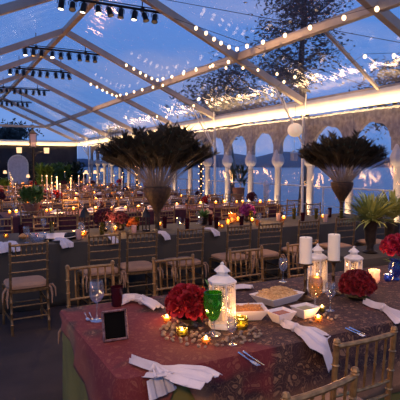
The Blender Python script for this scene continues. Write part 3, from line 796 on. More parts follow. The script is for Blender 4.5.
def lantern(loc, s, label, rz=.2, lit=True):
    """six-sided white metal lantern: foot, pierced panels, tiered roof, cupola and finial"""
    root = thing('lantern', label, 'lantern', loc, rz)
    r = .059 * s; hb = .205 * s
    m = MB(); m.lathe([(r * 1.18, 0), (r * 1.18, .012 * s), (r * 1.05, .018 * s), (r * 1.05, .026 * s), (0, .026 * s)], n=6); m.build('base', M['white'], root, bevel=.001)
    for k in range(6):
        a = k * R(60); m = MB()
        x, y = r * math.cos(a), r * math.sin(a)
        m.tube([(x, y, .02 * s), (x, y, hb)], .0048 * s, 6); m.build('corner_post', M['white'], root)
        a2 = a + R(60); p = Vector((x, y, 0)); q = Vector((r * math.cos(a2), r * math.sin(a2), 0))
        m = MB(); z0, z1 = .03 * s, hb - .005
        def P(u, v): return p.lerp(q, u) + Vector((0, 0, z0 + (z1 - z0) * v))
        t = .0017 * s
        m.tube([P(.08, .02), P(.92, .02)], t * 1.4, 5); m.tube([P(.08, .98), P(.92, .98)], t * 1.4, 5)
        m.tube([P(.12, 0), P(.12, .7)] + [P(.5 - .38 * math.cos(R(w_)), .7 + .25 * math.sin(R(w_))) for w_ in range(20, 180, 20)] + [P(.88, .7), P(.88, 0)], t, 5)
        for u in (.3, .5, .7): m.tube([P(u, 0), P(u, .86)], t * .8, 4)
        for v in (.2, .38, .56, .72):
            m.tube([P(.12, v), P(.3, v + .08), P(.5, v), P(.7, v + .08), P(.88, v)], t * .8, 4)
        for u, v in ((.3, .3), (.7, .3), (.5, .47), (.3, .64), (.7, .64)):
            m.tube([P(u + .08 * math.cos(R(w_)), v + .05 * math.sin(R(w_))) for w_ in range(0, 361, 60)], t * .7, 4, cap=False)
        m.build('lattice_panel', M['white'], root)
    m = MB(); m.lathe([(r * .97, .03 * s), (r * .97, hb - .004)], n=6, close=True); m.v = m.v; 
    m.f = [f for f in m.f if len(f) == 4]; m.mi = [0] * len(m.f); m.build('glass_pane', M['pane'], root, smooth=False)
    m = MB(); m.lathe([(r * 1.0, hb - .004), (r * 1.15, hb), (r * 1.17, hb + .010 * s), (r * 1.0, hb + .018 * s), (r * .70, hb + .030 * s), (r * .42, hb + .036 * s)], n=6); m.build('roof', M['white'], root)
    m = MB(); m.lathe([(r * .44, hb + .034 * s), (r * .44, hb + .052 * s)], n=6); m.build('cupola', M['white'], root)
    m = MB(); m.lathe([(r * .44, hb + .050 * s), (r * .66, hb + .053 * s), (r * .64, hb + .058 * s), (r * .32, hb + .074 * s), (r * .12, hb + .084 * s), (r * .16, hb + .090 * s), (0, hb + .098 * s)], n=6); m.build('cap', M['white'], root)
    if lit:
        pl = pillar((loc[0], loc[1], loc[2] + .027 * s), .022 * s, .06 * s, 'short lit candle inside the ' + label.split(',')[0], True)
        lamp('candle_or_fill_light', 'POINT', (loc[0], loc[1], loc[2] + .105 * s), .55 * s, AMBER, size=.015)
    return root
def petals_ball(root, r, mat, n, c=(0, 0, 0), sz=.03, name='blossom', squash=.8, each=False):
    cs = Vector(c)
    def rose(m, q, nrm, s):
        u = nrm.orthogonal().normalized(); w = nrm.cross(u)
        for ring, (k, rr, hh, tilt) in enumerate(((3, .22, .9, .15), (5, .5, .75, .4), (6, .85, .4, .8))):
            for i in range(k):
                a = 2 * math.pi * (i + .37 * ring) / k; d = u * math.cos(a) + w * math.sin(a); t_ = nrm.cross(d)
                b = q + d * s * rr * .35; tip = q + d * s * rr + nrm * s * hh
                mid = b.lerp(tip, .6) + d * s * .12
                m.add([b - t_ * s * .2, b + t_ * s * .2, mid + t_ * s * .48, tip + t_ * s * .3 + d * s * tilt * .2, tip + d * s * tilt * .35, tip - t_ * s * .3 + d * s * tilt * .2, mid - t_ * s * .48],
                      [(0, 1, 2, 6), (6, 2, 3, 4), (6, 4, 5)])
    allm = MB()
    for i in range(n):
        z = 1 - 1.35 * (i + .5) / n; a = i * 2.39996; rr = math.sqrt(max(0, 1 - z * z))
        nrm = Vector((rr * math.cos(a), rr * math.sin(a), z)).normalized()
        q = cs + Vector((nrm.x * r, nrm.y * r, nrm.z * r * squash)) * .8
        m = MB() if each else allm
        rose(m, q, nrm, sz * random.uniform(.85, 1.15)); 
        if each:
            m.ball(q, sz * .35, 6, 4); m.build(name, mat, root)
    if not each:
        allm.ball(cs, r * .7, 10, 8, (1, 1, squash)); allm.build(name, mat, root)
def leaves(m, c, n, L, w, up=.4, droop=.4):
    c = Vector(c)
    for i in range(n):
        a = random.uniform(0, 6.283); e = random.uniform(up - .3, up + .5); l = L * random.uniform(.6, 1.1)
        d = Vector((math.cos(a) * math.cos(e), math.sin(a) * math.cos(e), math.sin(e))); s = Vector((-math.sin(a), math.cos(a), 0)) * w
        p0, p1, p2, p3 = c, c + d * l * .4, c + d * l * .75 - Vector((0, 0, droop * l * .12)), c + d * l - Vector((0, 0, droop * l * .35))
        fold = Vector((0, 0, w * .4))
        m.add([p0 - s * .3, p0, p0 + s * .3, p1 - s, p1 - fold, p1 + s, p2 - s * .7, p2 - fold * .6, p2 + s * .7, p3], [(0, 1, 4, 3), (1, 2, 5, 4), (3, 4, 7, 6), (4, 5, 8, 7), (6, 7, 9), (7, 8, 9)])

def T(px, py): p = at(px, py, TOP); return (p.x, p.y, TOP + .002)
# --- rose bouquets
random.seed(21)
def bouquet(loc, r, mat, label, bowlmat, n=26, sz=.04, bh=.07, each=True, br=None):
    root = thing('rose_bouquet', label, 'bouquet', loc); br = br or r * .62
    m = MB(); m.lathe([(br * .75, 0), (br * .8, .006), (br * .35, .014), (br * .28, bh * .4), (br * .7, bh * .65), (br * 1.1, bh), (br * 1.0, bh), (br * .6, bh * .7), (0, bh * .6)], n=22, close=True); m.build('bowl', M[bowlmat], root)
    petals_ball(root, r, M[mat], n, (0, 0, bh + r * .62), sz, 'rose', .82, each)
    m = MB(); leaves(m, (0, 0, bh), 12, r * .95, .016, .05); m.build('leaves', M['darkleaf'], root)
    return root
bouquet(T(188, 327), .110, 'rose', 'bright red rose bouquet in a dark pedestal bowl beside the white lantern', 'iron', 20, .058, .062)
bouquet(T(357, 299), .122, 'darkrose', 'dark crimson ball of roses in front of the second white lantern', 'iron', 44, .036, .022)
# --- big lantern, goblet
lantern(T(222, 326), 1.25, 'large white six-sided lantern beside the green goblet', .3)
goblet(T(213, 335), 'green_glass', 'green glass goblet standing in front of the large white lantern', 1.25)
lantern(T(317, 291), 1.18, 'tall slim white lantern between the two pillar candles', .1)
lantern(T(353, 287), 1.05, 'white lantern behind the dark crimson roses', .35)
# --- pillars on holders
for px, py, zt, lb in ((305, 300, 263, 'left'), (333, 294, 260, 'right')):
    b = T(px, py); dist = (Vector(b) - Vector((0, 0, H))).length
    # top of the plate: height above the table where it shows
    d = ray(px, zt); t = math.hypot(b[0], b[1]) / math.hypot(d.x, d.y); hz = H + d.z * t - b[2]
    holder(b, hz, 'bronze candlestick under the %s ivory pillar candle' % lb, 1.12)
    d2 = ray(px, zt - 26); hh = H + d2.z * t - (b[2] + hz)
    pillar((b[0], b[1], b[2] + hz + .001), .043, hh, '%s of the two ivory pillar candles on bronze candlesticks' % lb, False)
# --- glasses
wg.place(T(97, 321), 0, 'clear wine glass at the left end of the near table, by the black frame', scale=1.2)
wg.place(T(283, 282), 0, 'clear wine glass left of the pillar candles at the far edge', scale=.95)
wg.place(T(330, 311), 0, 'clear wine glass in front of the right candlestick', scale=.9)
wgamber.place(T(315, 316), 0, 'amber wine glass in front of the left candlestick', scale=1.2)
m = MB(); m.lathe([(.032, 0), (.034, .005), (.040, .13), (.037, .13), (.031, .01), (0, .008)], n=16, close=True)
tag(m.build('tumbler', M['wine_glass'], loc=T(117, 306)), 'dark burgundy tumbler behind the knotted napkin and frame', 'tumbler')
m = MB(); m.lathe([(.030, 0), (.034, .01), (.040, .06), (.038, .11), (.035, .11), (.036, .06), (.030, .012), (0, .01)], n=20, close=True, wob=lambda q: 1 + .035 * math.cos(10 * q))
tag(m.build('ribbed_tumbler', M['amber_glass'], loc=T(199, 303)), 'ribbed amber tumbler behind the red rose bouquet', 'tumbler')
wg.place(T(232, 345), 0, 'small clear glass in front of the large white lantern', scale=.7)
m = MB(); leaves(m, (0, 0, 0), 16, .10, .012, .7); 
sp = thing('green_sprig', 'bright green sprig in a small pot behind the large lantern', 'sprig', T(211, 298)); m.build('leaves', M['leaf'], sp, loc=(0, 0, .06))
m = MB(); m.lathe([(.022, 0), (.028, .06), (.024, .06), (.018, .01), (0, .01)], n=12, close=True); m.build('pot', M['green_glass'], sp)
# --- votives with light
votive(T(241, 329), 'olive_glass', 'olive glass votive lit beside the white lantern and snack bowl', .040, .068, 1.6)
votive(T(182, 336), 'olive_glass', 'low lit olive votive under the red rose bouquet', .030, .040, 1.6)
votive(T(167, 322), 'amber_glass', 'small lit amber votive left of the red rose bouquet', .026, .035, 1.8)
votive(T(206, 344), 'amber_glass', 'small lit amber votive at the foot of the green goblet', .024, .030, .5)
votive(T(318, 322), 'amber_glass', 'small lit amber votive in front of the amber wine glass', .024, .035, 1.4)
votive(T(322, 312), 'olive_glass', 'small dark olive votive right of the amber wine glass', .022, .035, 0)
votive(T(374, 283), 'pearl_glass', 'tall frosted votive glowing right of the second lantern', .042, .105, 1.6)
# --- pebbles
random.seed(33)
def pebble(p, s):
    m = MB(); m.ball((0, 0, s * .55), s, 8, 6, (1, random.uniform(.65, .9), .6), Matrix.Rotation(random.uniform(0, 3), 3, 'Z'), .06)
    return m
peb = [Proto(tag(pebble((0, 0, 0), .015).build('pebble', M['stone'], sub=1), cat='pebble')) for _ in range(4)]
done = []
def scatter(cx, cy, rx, ry, n):
    k = 0; tries = 0
    while k < n and tries < 3000:
        tries += 1
        a = random.uniform(0, 6.283); q = math.sqrt(random.random()); p = Vector(T(cx + rx * q * math.cos(a), cy + ry * q * math.sin(a)))
        if any((p - d).length < .022 for d in done): continue
        if any((Vector((p.x, p.y)) - Vector(T(*t)[:2])).length < rr for t, rr in (((190, 327), .075), ((220, 332), .11), ((213, 338), .055), ((241, 329), .06), ((182, 336), .05), ((167, 322), .045), ((206, 344), .045), ((232, 345), .05), ((322, 292), .1), ((315, 316), .055), ((318, 322), .04), ((300, 316), .04), ((330, 311), .05))): continue
        if p.y > NY1 - .03: continue
        done.append(p); k += 1
        random.choice(peb).place(p, random.uniform(0, 6), 'smooth brown pebble strewn around the %s' % ('red bouquet and white lantern' if cx < 260 else 'pillar candlesticks'), 'pebbles around the %s' % ('red bouquet and lantern' if cx < 260 else 'candlesticks'), random.uniform(.7, 1.15))
scatter(210, 334, 52, 15, 88)
scatter(312, 316, 26, 8, 16)
# --- square porcelain dishes
def dish(loc, w, d, h, label, food, foodname, rz=0, heap=.02, strands=0, shape=.62):
    root = thing('square_bowl', label, 'bowl', loc, rz); t = .006
    m = MB(); vs = []
    def ring(wx, dy, z): return [(-wx, -dy, z), (wx, -dy, z), (wx, dy, z), (-wx, dy, z)]
    W_, D_ = w / 2, d / 2
    for a in (ring(W_ * shape, D_ * shape, 0), ring(W_, D_, h), ring(W_ - t, D_ - t, h), ring(W_ * shape - t * .3, D_ * shape - t * .3, .008)): vs += a
    m.add(vs, [(3, 2, 1, 0)] + [(r * 4 + k, r * 4 + (k + 1) % 4, (r + 1) * 4 + (k + 1) % 4, (r + 1) * 4 + k) for r in range(3) for k in range(4)] + [(12, 13, 14, 15)])
    m.build('dish', M['porcelain'], root, bevel=.0025, smooth=False)
    # the food is a thing of its own, resting in the dish
    f = MB(); N = 14; vs = []
    fz = h * .78; fw = (shape + (1 - shape) * .78) - .03
    for i in range(N + 1):
        for j in range(N + 1):
            u, v = i / N * 2 - 1, j / N * 2 - 1; e_ = (1 - u ** 4) * (1 - v ** 4)
            vs.append((u * (W_ * fw - t), v * (D_ * fw - t), fz + e_ * heap + (random.uniform(-1, 1) * heap * .22 * e_)))
    f.add(vs, [(i * (N + 1) + j, (i + 1) * (N + 1) + j, (i + 1) * (N + 1) + j + 1, i * (N + 1) + j + 1) for i in range(N) for j in range(N)])
    for k in range(strands):
        u, v = random.uniform(-.8, .8), random.uniform(-.8, .8); e_ = (1 - u ** 4) * (1 - v ** 4)
        c = Vector((u * W_ * fw, v * D_ * fw, fz + e_ * heap + .003)); a = random.uniform(0, 6.28); L = random.uniform(.01, .022)
        dd = Vector((math.cos(a), math.sin(a), random.uniform(-.2, .3))) * L; s_ = Vector((-math.sin(a), math.cos(a), 0)) * L * .4
        f.tube([c - dd, c + s_ + Vector((0, 0, .004)), c + dd], .0028, 5)
    o = f.build(foodname, M[food], smooth=True); o.location = loc; o.rotation_euler = (0, 0, rz)
    tag(o, {'snack': 'heap of orange fried snacks in the square bowl beside the lantern', 'snack2': 'golden shredded crisps piled on the large square dish', 'sauce': 'smooth red sauce filling the left small square bowl', 'dip': 'pale green dip filling the right small square bowl'}[food], 'food', kind='stuff' if strands else None)
random.seed(40)
dish(T(249, 318), .21, .18, .066, 'square white bowl of orange snacks right of the lantern', 'snack', 'snack_heap', R(-22), .012, 90)
dish(T(277, 302), .33, .22, .060, 'large square white dish of golden crisps', 'snack2', 'crisp_heap', R(12), .036, 140, .7)
dish(T(281, 322), .145, .125, .066, 'small square white bowl of red sauce, left of the pair', 'sauce', 'sauce', R(5), .002, 0, .55)
dish(T(305, 317), .145, .125, .066, 'small square white bowl of pale green dip, right of the pair', 'dip', 'dip', R(5), .002, 0, .55)
SLATE = pbr('black_slate', (.004, .004, .004), None, 10, .9)
for n_ in SLATE.node_tree.nodes:
    if n_.type == 'BSDF_PRINCIPLED': n_.inputs['Specular IOR Level'].default_value = .05
# --- picture frame
fr = T(116, 341); root = thing('picture_frame', 'black easel-backed frame with beaded dark border by the wine glass', 'picture frame', fr, R(-4))
rot = Euler((R(-14), 0, 0)); fw, fh = .125, .150
def F(x, z, y=0): return rot.to_matrix() @ Vector((x, y, z))
m = MB(); m.add([F(x, z, y) for y in (0, .010) for x, z in ((-fw / 2, .0), (fw / 2, .0), (fw / 2, fh), (-fw / 2, fh))], [(0, 1, 2, 3), (7, 6, 5, 4), (0, 4, 5, 1), (1, 5, 6, 2), (2, 6, 7, 3), (3, 7, 4, 0)]); m.build('slate', SLATE, root, smooth=False)
m = MB()
for a, b in (((-fw / 2, .0), (fw / 2, .0)), ((fw / 2, .0), (fw / 2, fh)), ((fw / 2, fh), (-fw / 2, fh)), ((-fw / 2, fh), (-fw / 2, 0))):
    n = 12
    m.tube([F(a[0], a[1] + .006, -.002), F(b[0], b[1] + .006, -.002)], .007, 6)
    for i in range(n + 1):
        q = F(a[0] + (b[0] - a[0]) * i / n, a[1] + (b[1] - a[1]) * i / n + .006, -.006); m.ball(q, .0062, 6, 4)
m.build('border', pbr('pewter', (.34, .20, .19), (.12, .06, .06), 60, .35, metal=.5), root)
m = MB(); m.add([F(-.02, .10, .012), F(.02, .10, .012), Vector((.03, .085, 0)), Vector((-.03, .085, 0)), F(-.02, .10, .016), F(.02, .10, .016), Vector((.03, .090, 0)), Vector((-.03, .090, 0))], [(0, 1, 2, 3), (7, 6, 5, 4), (0, 3, 7, 4), (1, 5, 6, 2)]); m.build('easel_leg', M['black'], root, smooth=False)
# --- cutlery bundles
def cutlery(px, py, ang, label, L=.19):
    base = Vector(T(px, py)); 
    for k, (dx, nm) in enumerate(((-.014, 'fork'), (.014, 'knife'))):
        root = thing(nm, (label % nm), nm, base + Vector((-math.sin(ang), math.cos(ang), 0)) * dx, ang)
        m = MB(); m.tube([(-L / 2, 0, .004), (-L / 2 + .02, 0, .004), (0, 0, .003), (.01, 0, .004)], [.006, .005, .003, .003], 8); m.build('handle', M['silver'], root)
        m = MB()
        if nm == 'knife': m.add([(.01, -.004, .002), (.01, .007, .002), (L / 2 - .01, .008, .002), (L / 2, 0, .002), (.01, -.004, .005), (.01, .007, .004), (L / 2 - .01, .008, .003), (L / 2, 0, .004)], [(0, 3, 2, 1), (4, 5, 6, 7), (0, 4, 7, 3), (1, 2, 6, 5), (0, 1, 5, 4), (2, 3, 7, 6)]); m.build('blade', M['silver'], root, smooth=False)
        else:
            m.add([(.01, -.003, .003), (.01, .003, .003), (.03, .010, .004), (.045, .011, .004), (.045, -.011, .004), (.03, -.010, .004), (.01, -.003, .006), (.01, .003, .006), (.03, .010, .006), (.045, .011, .006), (.045, -.011, .006), (.03, -.010, .006)], [(0, 5, 4, 3, 2, 1), (6, 7, 8, 9, 10, 11)] + [(i, (i + 1) % 6, (i + 1) % 6 + 6, i + 6) for i in range(6)])
            for y in (-.009, -.003, .003, .009): m.tube([(.044, y, .005), (.075, y, .006), (L / 2, y * .9, .009)], [.0022, .002, .001], 5)
            m.build('head', M['silver'], root, smooth=False)
a1, a2 = Vector(T(238, 351)), Vector(T(264, 369)); cutlery(251, 360, math.atan2((a2 - a1).y, (a2 - a1).x), 'silver %s lying in front of the snack bowls')
a1, a2 = Vector(T(348, 329)), Vector(T(366, 337)); cutlery(357, 333, math.atan2((a2 - a1).y, (a2 - a1).x), 'silver %s lying right of the hanging napkin', .15)
a1, a2 = Vector(T(86, 310)), Vector(T(93, 325)); cutlery(89, 318, math.atan2((a2 - a1).y, (a2 - a1).x), 'silver %s beside the wine glass at the left end', .16)
# --- knotted napkins
def napkin(pts, widths, label, seed=0, pleat=.010, knot=None, fold=9, name='napkin'):
    """pts: path of 3-D points, the cloth lies across it with pleats"""
    random.seed(seed); root = thing(name, label, 'napkin', pts[0]); o = Vector(pts[0])
    P_ = [Vector(p) - o for p in pts]; NU, NV = 26, 22; vs = []
    def samp(arr, t):
        t = t * (len(arr) - 1); i = min(int(t), len(arr) - 2); f = t - i; f = f * f * (3 - 2 * f)
        return arr[i] * (1 - f) + arr[i + 1] * f
    ph = random.uniform(0, 6)
    for i in range(NU + 1):
        t = i / NU; c = samp(P_, t); c2 = samp(P_, min(1, t + .03)); c1 = samp(P_, max(0, t - .03)); tg = (c2 - c1).normalized()
        s_ = tg.cross(Vector((0, 0, 1)))
        if s_.length < .2: s_ = prev_s
        s_ = s_.normalized(); prev_s = s_; nr = s_.cross(tg).normalized(); w = samp(widths, t)
        for j in range(NV + 1):
            v = j / NV * 2 - 1; am = pleat * (1 - .3 * abs(v)) * min(1, .35 + .012 / max(w, .01))
            hgt = am * (1 + math.sin(v * fold + ph + t * 1.5)) + am * .5 * math.sin(v * fold * 2.1 + 3 * t) + .012 * (1 - v * v)
            vs.append(c + s_ * w * v + nr * (hgt + .004))
    m = MB(); m.add(vs, [(i * (NV + 1) + j, (i + 1) * (NV + 1) + j, (i + 1) * (NV + 1) + j + 1, i * (NV + 1) + j + 1) for i in range(NU) for j in range(NV)])
    m.build('cloth', M['linen'], root, solid=-.0025)
    if knot is not None:
        c = samp(P_, knot); w = samp(widths, knot) * 1.15; tg = (samp(P_, min(1, knot + .04)) - samp(P_, knot - .04)).normalized(); s_ = tg.cross(Vector((0, 0, 1))).normalized(); up = s_.cross(tg)
        k = MB(); k.tube([c + s_ * w * math.cos(a) + up * (.015 + .019 * math.sin(a)) + tg * .006 * math.sin(2 * a) for a in [R(q) for q in range(0, 361, 24)]], .0095, 8, cap=False); k.build('knot', M['linen'], root)
    return root
def E(px, py, dz=0): p = at(px, py, TOP); return Vector((p.x, p.y, TOP + .003 + dz))
# front left napkin with its tail over the front edge
f1 = E(146, 368); f2 = E(168, 374); ed = E(190, 372)
napkin([E(132, 364), E(146, 369), E(157, 374), E(176, 376, .004), E(196, 379, .004), E(212, 384, .0)], [.022, .024, .016, .085, .11, .085], 'white knotted napkin lying at the front left edge of the near table', 1, .014, .34)
napkin([E(156, 374, .01), E(164, 381, .012), Vector((E(170, 385).x, NY0 - .035, TOP - .01)), Vector((E(176, 388).x + .0, NY0 - .065, TOP - .09))], [.016, .05, .075, .085], 'loose corner of the front left napkin falling over the table edge', 2, .012)
# middle napkin hanging over the front edge
q0 = E(284, 325); q1 = E(296, 331); q2 = E(306, 335)
napkin([q0, q0.lerp(q1, .5), q1, Vector((q2.x + .01, NY0 + .03, TOP + .012)), Vector((q2.x + .035, NY0 - .050, TOP - .025)), Vector((q2.x + .06, NY0 - .075, TOP - .14))], [.030, .045, .022, .085, .12, .10], 'white knotted napkin hanging over the table edge left of the tucked chair', 3, .014, .40)
napkin([E(366, 304), E(375, 308), E(384, 311), E(396, 316), E(410, 325)], [.03, .035, .018, .06, .09], 'white knotted napkin at the right edge behind the chair back', 4, .014, .5)
napkin([E(118, 306), E(126, 302, .01), E(136, 302, .012), E(142, 304, .006), E(149, 307, .014), E(158, 311)], [.03, .055, .045, .018, .05, .045], 'white knotted napkin behind the frame at the back left of the near table', 5, .020, .62)
napkin([E(234, 290), E(243, 289), E(252, 290)], [.04, .06, .04], 'white napkin bunched behind the snack bowls', 6, .016)
napkin([E(268, 342), E(285, 400 - 60)], [.01, .01], 'x', 7) if False else None

# --- right end: blue vase with red flowers, trumpet vase with spiky plant on a side table
random.seed(50)
b = T(395, 280); root = thing('flower_vase', 'blue glass vase of magenta red flowers at the right edge', 'vase of flowers', b)
m = MB(); m.lathe([(.036, 0), (.040, .006), (.026, .025), (.050, .065), (.058, .105), (.042, .15), (.048, .17), (.044, .17), (.036, .148), (.050, .105), (.038, .065), (0, .04)], n=20, close=True); m.build('vase', M['blue_glass'], root)
petals_ball(root, .115, M['crimson'], 30, (0, 0, .265), .040, 'blossom', .9, True)
m = MB(); leaves(m, (0, 0, .14), 12, .12, .014, .2); m.build('leaves', M['leaf'], root)
lamp('candle_or_fill_light', 'POINT', (b[0] - .07, b[1] + .02, b[2] + .06), .8, AMBER, size=.015)
votive((b[0] - .085, b[1] - .0, b[2]), 'blue_glass', 'blue votive left of the blue flower vase', .030, .055, 0)
sp_ = at(375, 257, TZ)
cloth('tablecloth', sp_.x - .28, sp_.x + .75, sp_.y - .05, sp_.y + .55, TZ, .745, M['grey'], 'grey cloth on the small side table under the tall dark vase', folds=14, amp=.02)
b = (sp_.x + .12, sp_.y + .18, TZ + .008)
root = thing('potted_plant', 'spiky green plant in a tall dark trumpet vase at the right', 'potted plant', b)
m = MB(); m.lathe([(.075, 0), (.078, .012), (.040, .03), (.035, .06), (.055, .14), (.060, .22), (.075, .30), (.115, .355), (.105, .355), (.06, .30), (0, .29)], n=22, close=True); m.build('vase', M['iron'], root)
m = MB(); leaves(m, (0, 0, .33), 150, .46, .014, .80, .6); leaves(m, (.05, .0, .35), 90, .42, .013, .3, .5); m.build('leaves', M['leafy'], root)
lamp('candle_or_fill_light', 'POINT', (sp_.x + .1, sp_.y - .35, 1.25), 5, AMBER, size=.05)  # fill lamp added in front to brighten the plant; no candle stands here
b2 = (sp_.x + .50, sp_.y + .22, TZ + .008)
root = thing('potted_plant', 'spiky olive plant in a dark pot at the far right edge', 'potted plant', b2)
m = MB(); m.lathe([(.06, 0), (.075, .03), (.085, .30), (.075, .30), (.06, .05), (0, .04)], n=18, close=True); m.build('pot', M['iron'], root)
m = MB(); leaves(m, (0, 0, .34), 170, .46, .014, .75, .6); m.build('leaves', M['leafy'], root)

# ------------------------------------------------------------------ feather arrangements
def make_feather(seed):
    """one tail feather along +z, length 1, barbs opening towards the eye"""
    random.seed(seed); m = MB()
    bend = random.uniform(-.04, .04)
    def ax(t): return Vector((bend * t * t, .13 * t * t * t, t))
    m.tube([ax(t) for t in (0, .25, .5, .75, 1)], [.0036, .003, .0024, .0018, .001], 5)
    m.m = 1
    N = 56
    for i in range(N):
        t = .50 + .50 * i / N; w = .010 + .115 * max(0, (t - .56) / .44) ** .8 * (1 if t < .93 else .8)
        for s in (-1, 1):
            c = ax(t); l = w * random.uniform(.7, 1.25)
            tip = c + Vector((s * l, random.uniform(-.35, .35) * l, .055 + .5 * l * random.uniform(.2, 1)))
            q = Vector((0, 0, .011)); mid = c.lerp(tip, .55) + Vector((0, 0, -.006))
            m.add([c - q, c + q, mid + q * .8, tip, mid - q * .8], [(0, 1, 2, 4), (4, 2, 3)])
    m.m = 2; c = ax(.93)
    m.ball(c, .022, 8, 5, (1, .15, 1.4))
    me = m.build('feather', [M['quill'], M['plume'], M['plume_eye']], smooth=False)
    return me
def arrangement(loc, label, s=1, seed=0, n=96):
    root = thing('feather_arrangement', label, 'feather arrangement', loc)
    m = MB(); hv = .30 * s
    m.lathe([(.075 * s, 0), (.078 * s, .012 * s), (.040 * s, .03 * s), (.030 * s, .07 * s), (.036 * s, .12 * s)], n=18); m.build('foot', M['iron'], root)
    m = MB(); m.lathe([(.036 * s, .12 * s), (.034 * s, .24 * s), (.062 * s, .31 * s), (.115 * s, .40 * s), (.168 * s, .49 * s), (.195 * s, .57 * s), (.20 * s, .62 * s), (.17 * s, .635 * s), (.0, .60 * s)], n=26, wob=lambda q: 1 + .02 * math.cos(13 * q)); m.build('vase', M['moss'], root)
    random.seed(seed); protos = [make_feather(seed + k) for k in range(5)]
    for i in range(n):
        src = protos[i % 5]
        o = src if i < 5 else src.copy()
        if i >= 5: COL.objects.link(o)
        o.parent = root
        f = math.sqrt((i + .5) / n); a = i * 2.39996
        th = R(3 + 43 * f + random.uniform(-4, 4)); L = s * (.93 - .02 * f * f + random.uniform(-.12, .04))
        o.location = (.10 * s * f * math.cos(a), .10 * s * f * math.sin(a), .575 * s)
        # tilt local z outward by th about the tangential axis; random roll of the vane
        Mx = Matrix.Rotation(a - R(90), 4, 'Z') @ Matrix.Rotation(-th, 4, 'X') @ Matrix.Rotation(random.uniform(-.6, .6), 4, 'Z')
        o.rotation_euler = Mx.to_euler(); o.scale = (L * 1.0, L, L)
    # the dense undergrowth of shorter plumes between the long feathers: too many to count
    u = MB(); src = protos
    for i in range(130):
        me = src[i % 5].data; f = math.sqrt((i + .5) / 130); a = i * 2.39996 + 1
        th = R(3 + 46 * f + random.uniform(-5, 5)); L = s * random.uniform(.70, .88)
        Mx = Matrix.Translation((.09 * s * f * math.cos(a), .09 * s * f * math.sin(a), .575 * s)) @ Matrix.Rotation(a - R(90), 4, 'Z') @ Matrix.Rotation(-th, 4, 'X') @ Matrix.Rotation(random.uniform(-.6, .6), 4, 'Z') @ Matrix.Scale(L, 4)
        b = len(u.v); u.v += [tuple(Mx @ v.co) for v in me.vertices]
        for p in me.polygons: u.f.append([b + q for q in p.vertices]); u.mi.append(p.material_index)
    tag(u.build('short_feathers', [M['quill'], M['plume'], M['plume_eye']], root, smooth=False), kind='stuff')
    return root
arrangement((2.72, 6.42, TOP), 'large fan of dark feathers in a cone vase on the grey table, centre left', 1.0, 100)
arrangement((6.42, 6.62, TOP), 'large fan of dark feathers in a cone vase on the grey table, at the right', 1.0, 200)

# ------------------------------------------------------------------ dressing of the grey table
random.seed(61)
def simple_flowers(loc, r, mat, label, h=.12, vase='iron', n=16, group=None, vr=None, leafn=8, name='flower_centrepiece'):
    root = thing(name, label, 'flower arrangement', loc, 0, group); vr = vr or r * .5
    m = MB(); m.lathe([(vr * .7, 0), (vr, h * .3), (vr * .7, h * .8), (vr * .9, h), (vr * .75, h), (0, h * .5)], n=12, close=True); m.build('vase', M[vase], root)
    petals_ball(root, r, M[mat], n, (0, 0, h + r * .55), r * .42, 'blossoms', .85)
    if leafn:
        m = MB(); leaves(m, (0, 0, h), leafn, r * 1.15, r * .12, .2); m.build('leaves', M['leaf'], root)
    return root
def G(px, py):
    p = at(px, py, TOP); return (p.x, p.y, TOP + .002)
simple_flowers(G(247, 221), .12, 'purple', 'magenta and purple blossoms beside the orange lantern glow on the grey table', .10, 'iron', 22)
simple_flowers(G(133, 230), .085, 'orange', 'glowing orange blossom bowl left of the centre feather vase', .05, 'amber_glass', 18)
simple_flowers(G(105, 231), .14, 'plum', 'wide plum-red flower mound left of the orange blossoms', .10, 'iron', 26)
simple_flowers(G(121, 230), .11, 'plum', 'smaller plum-red flower mound between the wide mound and the orange blossoms', .09, 'iron', 20)
simple_flowers(G(206, 222), .10, 'pale', 'pale blossom posy right of the centre feather vase', .07, 'iron', 14)
m = MB(); leaves(m, (0, 0, .10), 60, .20, .02, .5); r_ = thing('green_centrepiece', 'bright green foliage bowl right of the centre feather vase', 'plant', G(204, 224)); m.build('leaves', M['leaf'], r_)
m = MB(); m.lathe([(.05, 0), (.07, .09), (.06, .09), (0, .03)], n=12, close=True); m.build('bowl', M['iron'], r_)
# orange glass lantern cluster
for k, (px, py) in enumerate(((232, 223), (238, 222), (228, 225))):
    g_ = G(px, py); votive(g_, 'amber_glass', ['tall orange glowing jar beside the purple blossoms', 'orange glowing jar right of the tall orange jar', 'low orange glowing jar at the left of the orange jars'][k], .06 - .01 * k, .16 - .03 * k, 2.2 if k == 0 else 0, name='candle_jar')
    m = MB(); m.ball((g_[0], g_[1], g_[2] + .06), .02, 8, 6, (1, 1, 1.6))
    fl = m.build('tealight', M['candleglow']); tag(fl, ['tealight burning in the tall orange jar', 'tealight burning in the right orange jar', 'tealight burning in the low orange jar'][k], 'candle')
# moorish iron lanterns (dark) on the grey table
def iron_lantern(loc, s, label):
    root = thing('iron_lantern', label, 'lantern', loc, .3)
    m = MB(); m.lathe([(.06 * s, 0), (.06 * s, .02 * s), (0, .02 * s)], n=6); m.build('base', M['black'], root)
    m = MB()
    for k in range(6):
        a = R(60 * k); m.tube([(.055 * s * math.cos(a), .055 * s * math.sin(a), .02 * s), (.055 * s * math.cos(a), .055 * s * math.sin(a), .2 * s)], .006 * s, 5)
        b_ = R(60 * k + 60)
        for z in (.07, .13): m.tube([(.055 * s * math.cos(a), .055 * s * math.sin(a), z * s), (.055 * s * math.cos(b_), .055 * s * math.sin(b_), (z + .03) * s)], .003 * s, 4)
    m.build('cage', M['black'], root)
    m = MB(); m.lathe([(.07 * s, .2 * s), (.065 * s, .22 * s), (.05 * s, .27 * s), (.02 * s, .31 * s), (.008 * s, .33 * s), (.012 * s, .35 * s), (0, .37 * s)], n=6); m.build('dome', M['black'], root)
